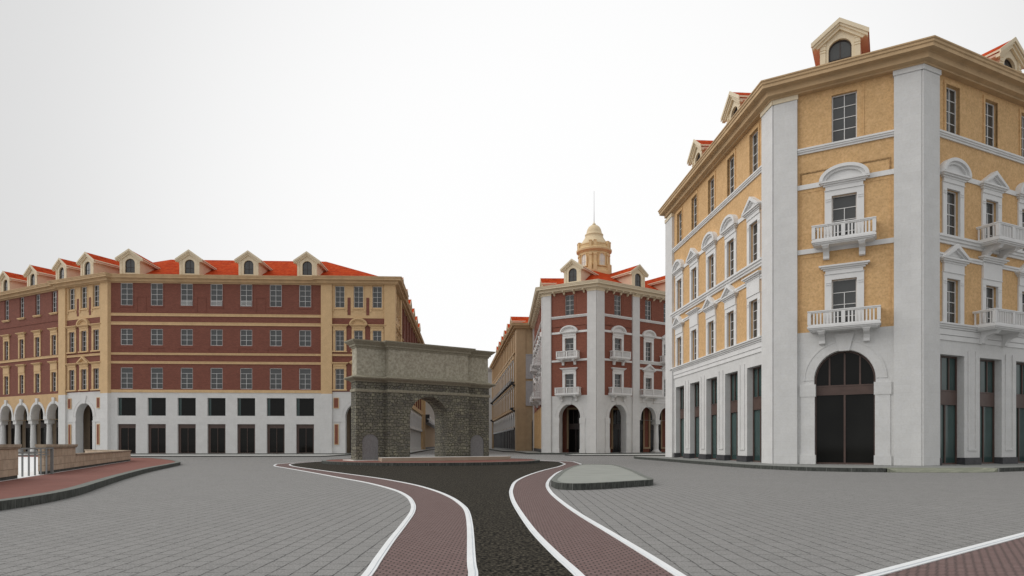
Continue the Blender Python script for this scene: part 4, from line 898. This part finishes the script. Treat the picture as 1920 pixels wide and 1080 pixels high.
def resample(pts, step, closed):
    P = [Vector(p) for p in pts]
    if closed: P.append(P[0])
    out = []; acc = 0
    for i in range(len(P) - 1):
        a, b = P[i], P[i + 1]; L = (b - a).length; k = max(1, round(L / .25))
        for j in range(k): out.append(a + (b - a) * j / k)
    out.append(P[-1]); return out
def kerb(name, pts, z, closed=False, w=.26, stone=.95, z0=0., step=.02):
    """dark kerb stones laid along pts (pts is the outer edge, ground on its right-hand side)"""
    mb = MB(); P = resample(pts, .25, closed); n = len(P); m = [Vector(p) for p in mitre([tuple(p) for p in (P[:-1] if closed else P)], -w, closed)]
    if closed: m.append(m[0])
    acc = 0; i0 = 0
    for i in range(1, n):
        acc += (P[i] - P[i - 1]).length
        if acc >= stone or i == n - 1:
            idx = list(range(i0, i + 1)); o = [P[k] for k in idx]; q = [m[k] for k in idx]
            if len(o) > 1:
                o[-1] = o[-1] + (o[-2] - o[-1]).normalized() * .02; q[-1] = q[-1] + (q[-2] - q[-1]).normalized() * .02 if (q[-2] - q[-1]).length > 0 else q[-1]
                k = len(o)
                zz = z + random.uniform(0, .003)
                vs = [(p.x, p.y, z0) for p in o] + [(p.x, p.y, zz) for p in o] + [(p.x, p.y, zz) for p in q] + [(p.x, p.y, z0) for p in q]
                for a in range(k - 1):
                    mb.cur = 0; mb.add([vs[a], vs[a + 1], vs[k + a + 1], vs[k + a]], [(0, 1, 2, 3)])
                    mb.cur = 1; mb.add([vs[k + a], vs[k + a + 1], vs[2 * k + a + 1], vs[2 * k + a]], [(0, 1, 2, 3)])
                mb.cur = 0
                for a in (0, k - 1): mb.add([vs[a], vs[k + a], vs[2 * k + a], vs[3 * k + a]], [(0, 1, 2, 3)])
            acc = 0; i0 = i
    mb.cur = 2; g = [Vector(p) for p in mitre([tuple(p) for p in (P[:-1] if closed else P)], -.006, closed)]
    if closed: g.append(g[0])
    for i in range(n - 1): mb.quad((g[i].x, g[i].y, z0), (g[i + 1].x, g[i + 1].y, z0), (g[i + 1].x, g[i + 1].y, z - .004), (g[i].x, g[i].y, z - .004))
    struct(name, mb.mesh(name, ['kerb', 'kerbtop', 'pavegrey']))
def slab(name, pts, z, mat, z0=0): 
    mb = MB(); mb.prismz(pts, z0, z); struct(name, mb.mesh(name, mat))
def inset(pts, o, closed=True): return [(p.x, p.y) for p in mitre(pts, -o, closed)]

# traffic circle under the gateway
isl = arc(-6.0, 49.9, 8.1, 0, 360, 72)[:-1][::-1]; isl = isl[::-1]
slab('traffic_circle', inset(isl, .05), PV - .01, 'redpave'); kerb('kerb', isl, PV, True, w=.3)
# pale steps round the gateway
def gl(s, y): return (-11.2 + .829 * s - .559 * y, 47.3 + .559 * s + .829 * y)
st = [gl(-.3, -.35), gl(1.9, -.35), gl(1.9, -.95), gl(11.6, -.95), gl(11.6, 1.9), gl(-.3, 1.9)]
slab('step', st, .25, 'step', .18)
mb = MB(); front = [gl(.75, -2.9), gl(3, -3.05), gl(6, -3.15), gl(9, -3.05), gl(11.4, -2.7), gl(12.3, -1.6), gl(12.2, -.96), gl(1.3, -.96)]
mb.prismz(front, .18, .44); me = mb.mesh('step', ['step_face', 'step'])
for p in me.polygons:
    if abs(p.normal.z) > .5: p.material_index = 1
struct('step', me)
# traffic island on the right
TI = [(1.28, 21.6), (1.33, 20.7), (1.45, 20.1), (1.7, 19.85), (2.05, 19.82), (2.5, 20.05), (2.97, 20.38), (3.6, 20.95), (4.2, 21.5), (4.55, 21.85), (4.78, 22.3), (4.88, 23.0), (5.05, 25), (5.35, 28), (5.6, 31), (5.82, 34.5), (5.93, 37.2), (5.88, 38.2), (5.5, 38.7), (4.9, 39.0), (4.3, 39.1), (3.95, 38.5), (3.5, 36.6), (2.75, 32.8), (2.1, 28.6), (1.65, 25.0), (1.4, 23.0)]
TIs = spline(TI + [TI[0]], 5)[:-1]
slab('traffic_island', inset(TIs, .05), PV - .008, 'islandtop'); kerb('kerb', TIs, PV, True, w=.2)
# left pavement
LPv = [(-10.6, -12), (-10.55, 0), (-10.52, 6), (-10.52, 10), (-10.6, 13.4), (-10.95, 15.5), (-11.7, 17.8), (-13.1, 21.0), (-15.1, 25.6), (-17.8, 32.2), (-19.9, 38.0), (-21.2, 41.6), (-22.15, 44.0), (-23.3, 46.1), (-24.6, 48.3), (-26.0, 50.4), (-29.02, 54.4), (-34.29, 59.5), (-60, 76)]
LPs = spline(LPv, 6)
def rev(p): return p[::-1]
slab('pavement', inset(LPs, .06, False) + [(-95, 60), (-95, -12)], PV - .008, 'redpave')
kerb('kerb', LPs, PV, False, w=.3)
# white paved yard behind the railing
def wl(s, y): return (-16.2 - .387 * s - .922 * y, 20.8 + .922 * s - .387 * y)
slab('yard', [wl(-14, .02), wl(28.2, .02), (-36, 58), (-70, 70), (-80, 20)], PV + .006, 'whitefloor', PV - .05)
# right pavement along the ochre building
RPv = [(12.2, 66.), (11.7, 62.0), (12.25, 56.05), (12.9, 46.3), (13.5, 39.5), (14.2, 36.2), (15.1, 34.2), (16.6, 33.0), (18.4, 32.4), (20.6, 32.2)]
RPs = spline(RPv, 5); RP2 = spline([(20.6, 32.2), (22.6, 32.2), (24.4, 32.9), (26.6, 34.0), (42.5, 41.6)], 5)
i0 = [i for i, p in enumerate(RPs) if p[0] >= 18.6][0]
kerb('kerb', RPs[:i0], PV, False, w=.26); 
r2 = [p for p in RP2 if p[0] > 24.2]; kerb('kerb', r2, PV, False, w=.26)
mb = MB(); rp = RPs[i0 - 1:] + [p for p in RP2[1:] if p[0] <= 24.3]; m = mitre(rp, -1.0, False); o2 = mitre(rp, .12, False)
slab('pavement', inset(RPs[:i0], .06, False) + [(p.x, p.y) for p in m] + inset(r2, .06, False) + [(44, 60), (36, 67)], PV - .008, 'pavegrey')
for i in range(len(rp) - 1):
    e = lambda k: .02 if 1 <= k <= len(rp) - 2 else PV
    mb.quad((o2[i].x, o2[i].y, e(i)), (o2[i + 1].x, o2[i + 1].y, e(i + 1)), (m[i + 1].x, m[i + 1].y, PV), (m[i].x, m[i].y, PV))
for i in range(len(rp) - 1):
    mb.quad((o2[i].x, o2[i].y, 0), (o2[i + 1].x, o2[i + 1].y, 0), (o2[i + 1].x, o2[i + 1].y, e(i + 1)), (o2[i].x, o2[i].y, e(i)))
struct('dropped_kerb', mb.mesh('dropped_kerb', 'mosaic'))
# pavements of the far buildings: an upper kerb and a lower terrace
def off(pts, o): return [(p.x, p.y) for p in mitre(pts, o, False)]
up = off([a0, (-60.8, 88.4), (-51.8, 84.5), (-24.9, 85.9), d1, e2, (-24.3, 210.)], 1.6)
slab('pavement', inset(up, .06, False) + [(-60, 215), (-110, 120)], PV - .006, 'pavepale'); kerb('kerb', up, PV, False, w=.3)
lo = [(-96, 92), (-64, 77.5), (-52, 72.7), (-40, 72.2), (-20.9, 72.6), (-20.5, 74), (-20.5, 84.5)]
slab('terrace', inset(lo, .06, False) + [(-52, 84.2), (-95, 104)], .1, 'pavepale'); kerb('kerb', lo, .106, False, w=.3)
upc = off([(-10.6, 236.), (-5.4, 184.7), (.5, 118.), (3.0, 110.), CA0, CC, CE], 2.2)
slab('pavement', inset(upc, .06, False) + [(45, 130), (20, 240)], PV - .006, 'pavegrey'); kerb('kerb', upc, PV, False, w=.3)
loc_ = [(8.0, 86.), (6.4, 80.), (6.8, 79.), (8., 78.7), (19., 78.9), (34, 92)]
slab('terrace', inset(loc_, .06, False) + [(34, 101), (12, 86.5)], .1, 'pavepale'); kerb('kerb', loc_, .106, False, w=.3)

# ================================================================== boundary walls and railing on the left
def stone_wall(label, segs, group=None, name='stone_wall', ends=None):
    """segs: (s0, s1, top height) along the pavement edge"""
    p = wl(segs[0][0], 0); R = thing(name, (p[0], p[1], PV), label, 'wall', group); F = Fac(R, wl(segs[0][0], 0), wl(segs[-1][1], 0)); s0 = segs[0][0]
    # facade x runs along the wall; the face towards the road is on the -y side after a half turn
    body = MB(); cop = MB(); pl = MB(); t = .22
    for a, b, h in segs:
        a -= s0; b -= s0; c = .15 if h > 1 else .06
        body.box(a, b, 0, t, .12, h - c); pl.box(a, b, .02, t - .02, 0, .12)
        if h > 1:
            cop.box(a - .05, b + .05, -.05, t + .05, h - c, h - c + .05); cop.box(a - .08, b + .08, -.08, t + .08, h - c + .05, h)
        else: cop.box(a, b + .05, -.05, t + .05, h - c, h)
    F.put('masonry', body.mesh('masonry', 'wallstone')); F.put('coping', cop.mesh('coping', 'coping')); F.put('plinth', pl.mesh('plinth', 'kerb'))
    return R, F
stone_wall('tall tan stone wall with coping on the red pavement, left of the metal railing', [(-15, 2.0, 1.18)])
Rw, Fw = stone_wall('tan stone wall right of the railing, dropping to a low stretch farther away', [(5.4, 10.8, 1.18), (10.85, 28.3, .75)])
Fr = Fac(Rw, wl(28.3, .0), (-34.5, 53.6))
body = MB(); body.box(.02, Fr.len, 0, .22, 0, .69); Fr.put('return_wall', body.mesh('return_wall', 'wallstone'))
cop = MB(); cop.box(.07, Fr.len + .05, -.05, .27, .69, .752); Fr.put('coping', cop.mesh('coping', 'coping'))
def railing():
    p = wl(2.0, .25); R = thing('railing', (p[0], p[1], PV), 'grey metal railing with thin upright bars filling the gap between the stone walls', 'railing')
    F = Fac(R, wl(2.0, .25), wl(5.9, -.14)); L = F.len
    mb = MB(); mb.box(0, L, -.04, .04, 1.0, 1.05); mb.box(.05, L - .4, -.025, .025, .86, .9); mb.box(.05, L - .4, -.025, .025, .76, .8); F.put('rail', mb.mesh('rail', 'metal'))
    def bar():
        mb = MB(); mb.box(-.025, .025, -.025, .025, .02, 1.0); return mb.mesh('bar', 'metal')
    def post():
        mb = MB(); mb.box(-.045, .045, -.046, .046, 0, 1.06); return mb.mesh('post', 'metal')
    n = 6
    for i in range(n): F.put('bar', cached('bar', bar), .5 + (L - 1.1) * i / (n - 1))
    for x in (.05, L - .03): F.put('post', cached('post', post), x)
railing()

# ================================================================== world, sun, camera
w = bpy.data.worlds.new('World'); sc.world = w; w.use_nodes = True; t = w.node_tree; bg = t.nodes['Background']
SUN_EL, SUN_AZ = radians(50), radians(-62)        # azimuth from +Y towards +X
sky = node(t, 'ShaderNodeTexSky', sky_type='NISHITA'); sky.sun_disc = False; sky.sun_elevation = SUN_EL; sky.sun_rotation = SUN_AZ
sky.air_density = 1.0; sky.dust_density = 4.0; sky.ozone_density = 1.0
hs = node(t, 'ShaderNodeHueSaturation'); hs.inputs['Saturation'].default_value = .12; hs.inputs['Value'].default_value = 1.0; t.links.new(sky.outputs[0], hs.inputs['Color'])
tc = node(t, 'ShaderNodeTexCoord'); dt = node(t, 'ShaderNodeVectorMath', operation='DOT_PRODUCT'); t.links.new(tc.outputs['Generated'], dt.inputs[0])
dt.inputs[1].default_value = Vector((.097, 1, .27)).normalized()
rp = node(t, 'ShaderNodeMapRange', interpolation_type='SMOOTHSTEP'); rp.inputs[1].default_value = .7; rp.inputs[2].default_value = .985; rp.inputs[3].default_value = 7.2; rp.inputs[4].default_value = 10.3
t.links.new(dt.outputs['Value'], rp.inputs[0])
cb = node(t, 'ShaderNodeCombineColor'); 
for i in range(3): t.links.new(rp.outputs[0], cb.inputs[i])
mx = mixc(t, .95, hs.outputs[0], cb.outputs[0]); t.links.new(mx, bg.inputs[0]); bg.inputs[1].default_value = .1
sd = bpy.data.lights.new('sun', 'SUN'); sd.energy = 1.5; sd.angle = radians(60); sd.color = (1, .97, .93)
so = bpy.data.objects.new('sun', sd); COL.objects.link(so)
dv = Vector((sin(SUN_AZ) * cos(SUN_EL), cos(SUN_AZ) * cos(SUN_EL), sin(SUN_EL))); dv = Vector((-.85, -.02, .72)).normalized()
sky.sun_elevation = math.asin(dv.z); sky.sun_rotation = atan2(dv.x, dv.y)
so.rotation_euler = dv.to_track_quat('Z', 'Y').to_euler(); so.location = (-30, -10, 60)
cd = bpy.data.cameras.new('camera'); cam = bpy.data.objects.new('camera', cd); COL.objects.link(cam); sc.camera = cam
cam.location = (0, 0, E); cam.rotation_euler = (pi / 2, 0, 0); cd.sensor_width = 36; cd.lens = 36 * 1235 / 1920; cd.shift_y = 293 / 1920; cd.clip_end = 3000; cd.clip_start = .1
sc.view_settings.view_transform = 'Standard'; sc.view_settings.look = 'None'; sc.view_settings.exposure = 0; sc.view_settings.gamma = 1
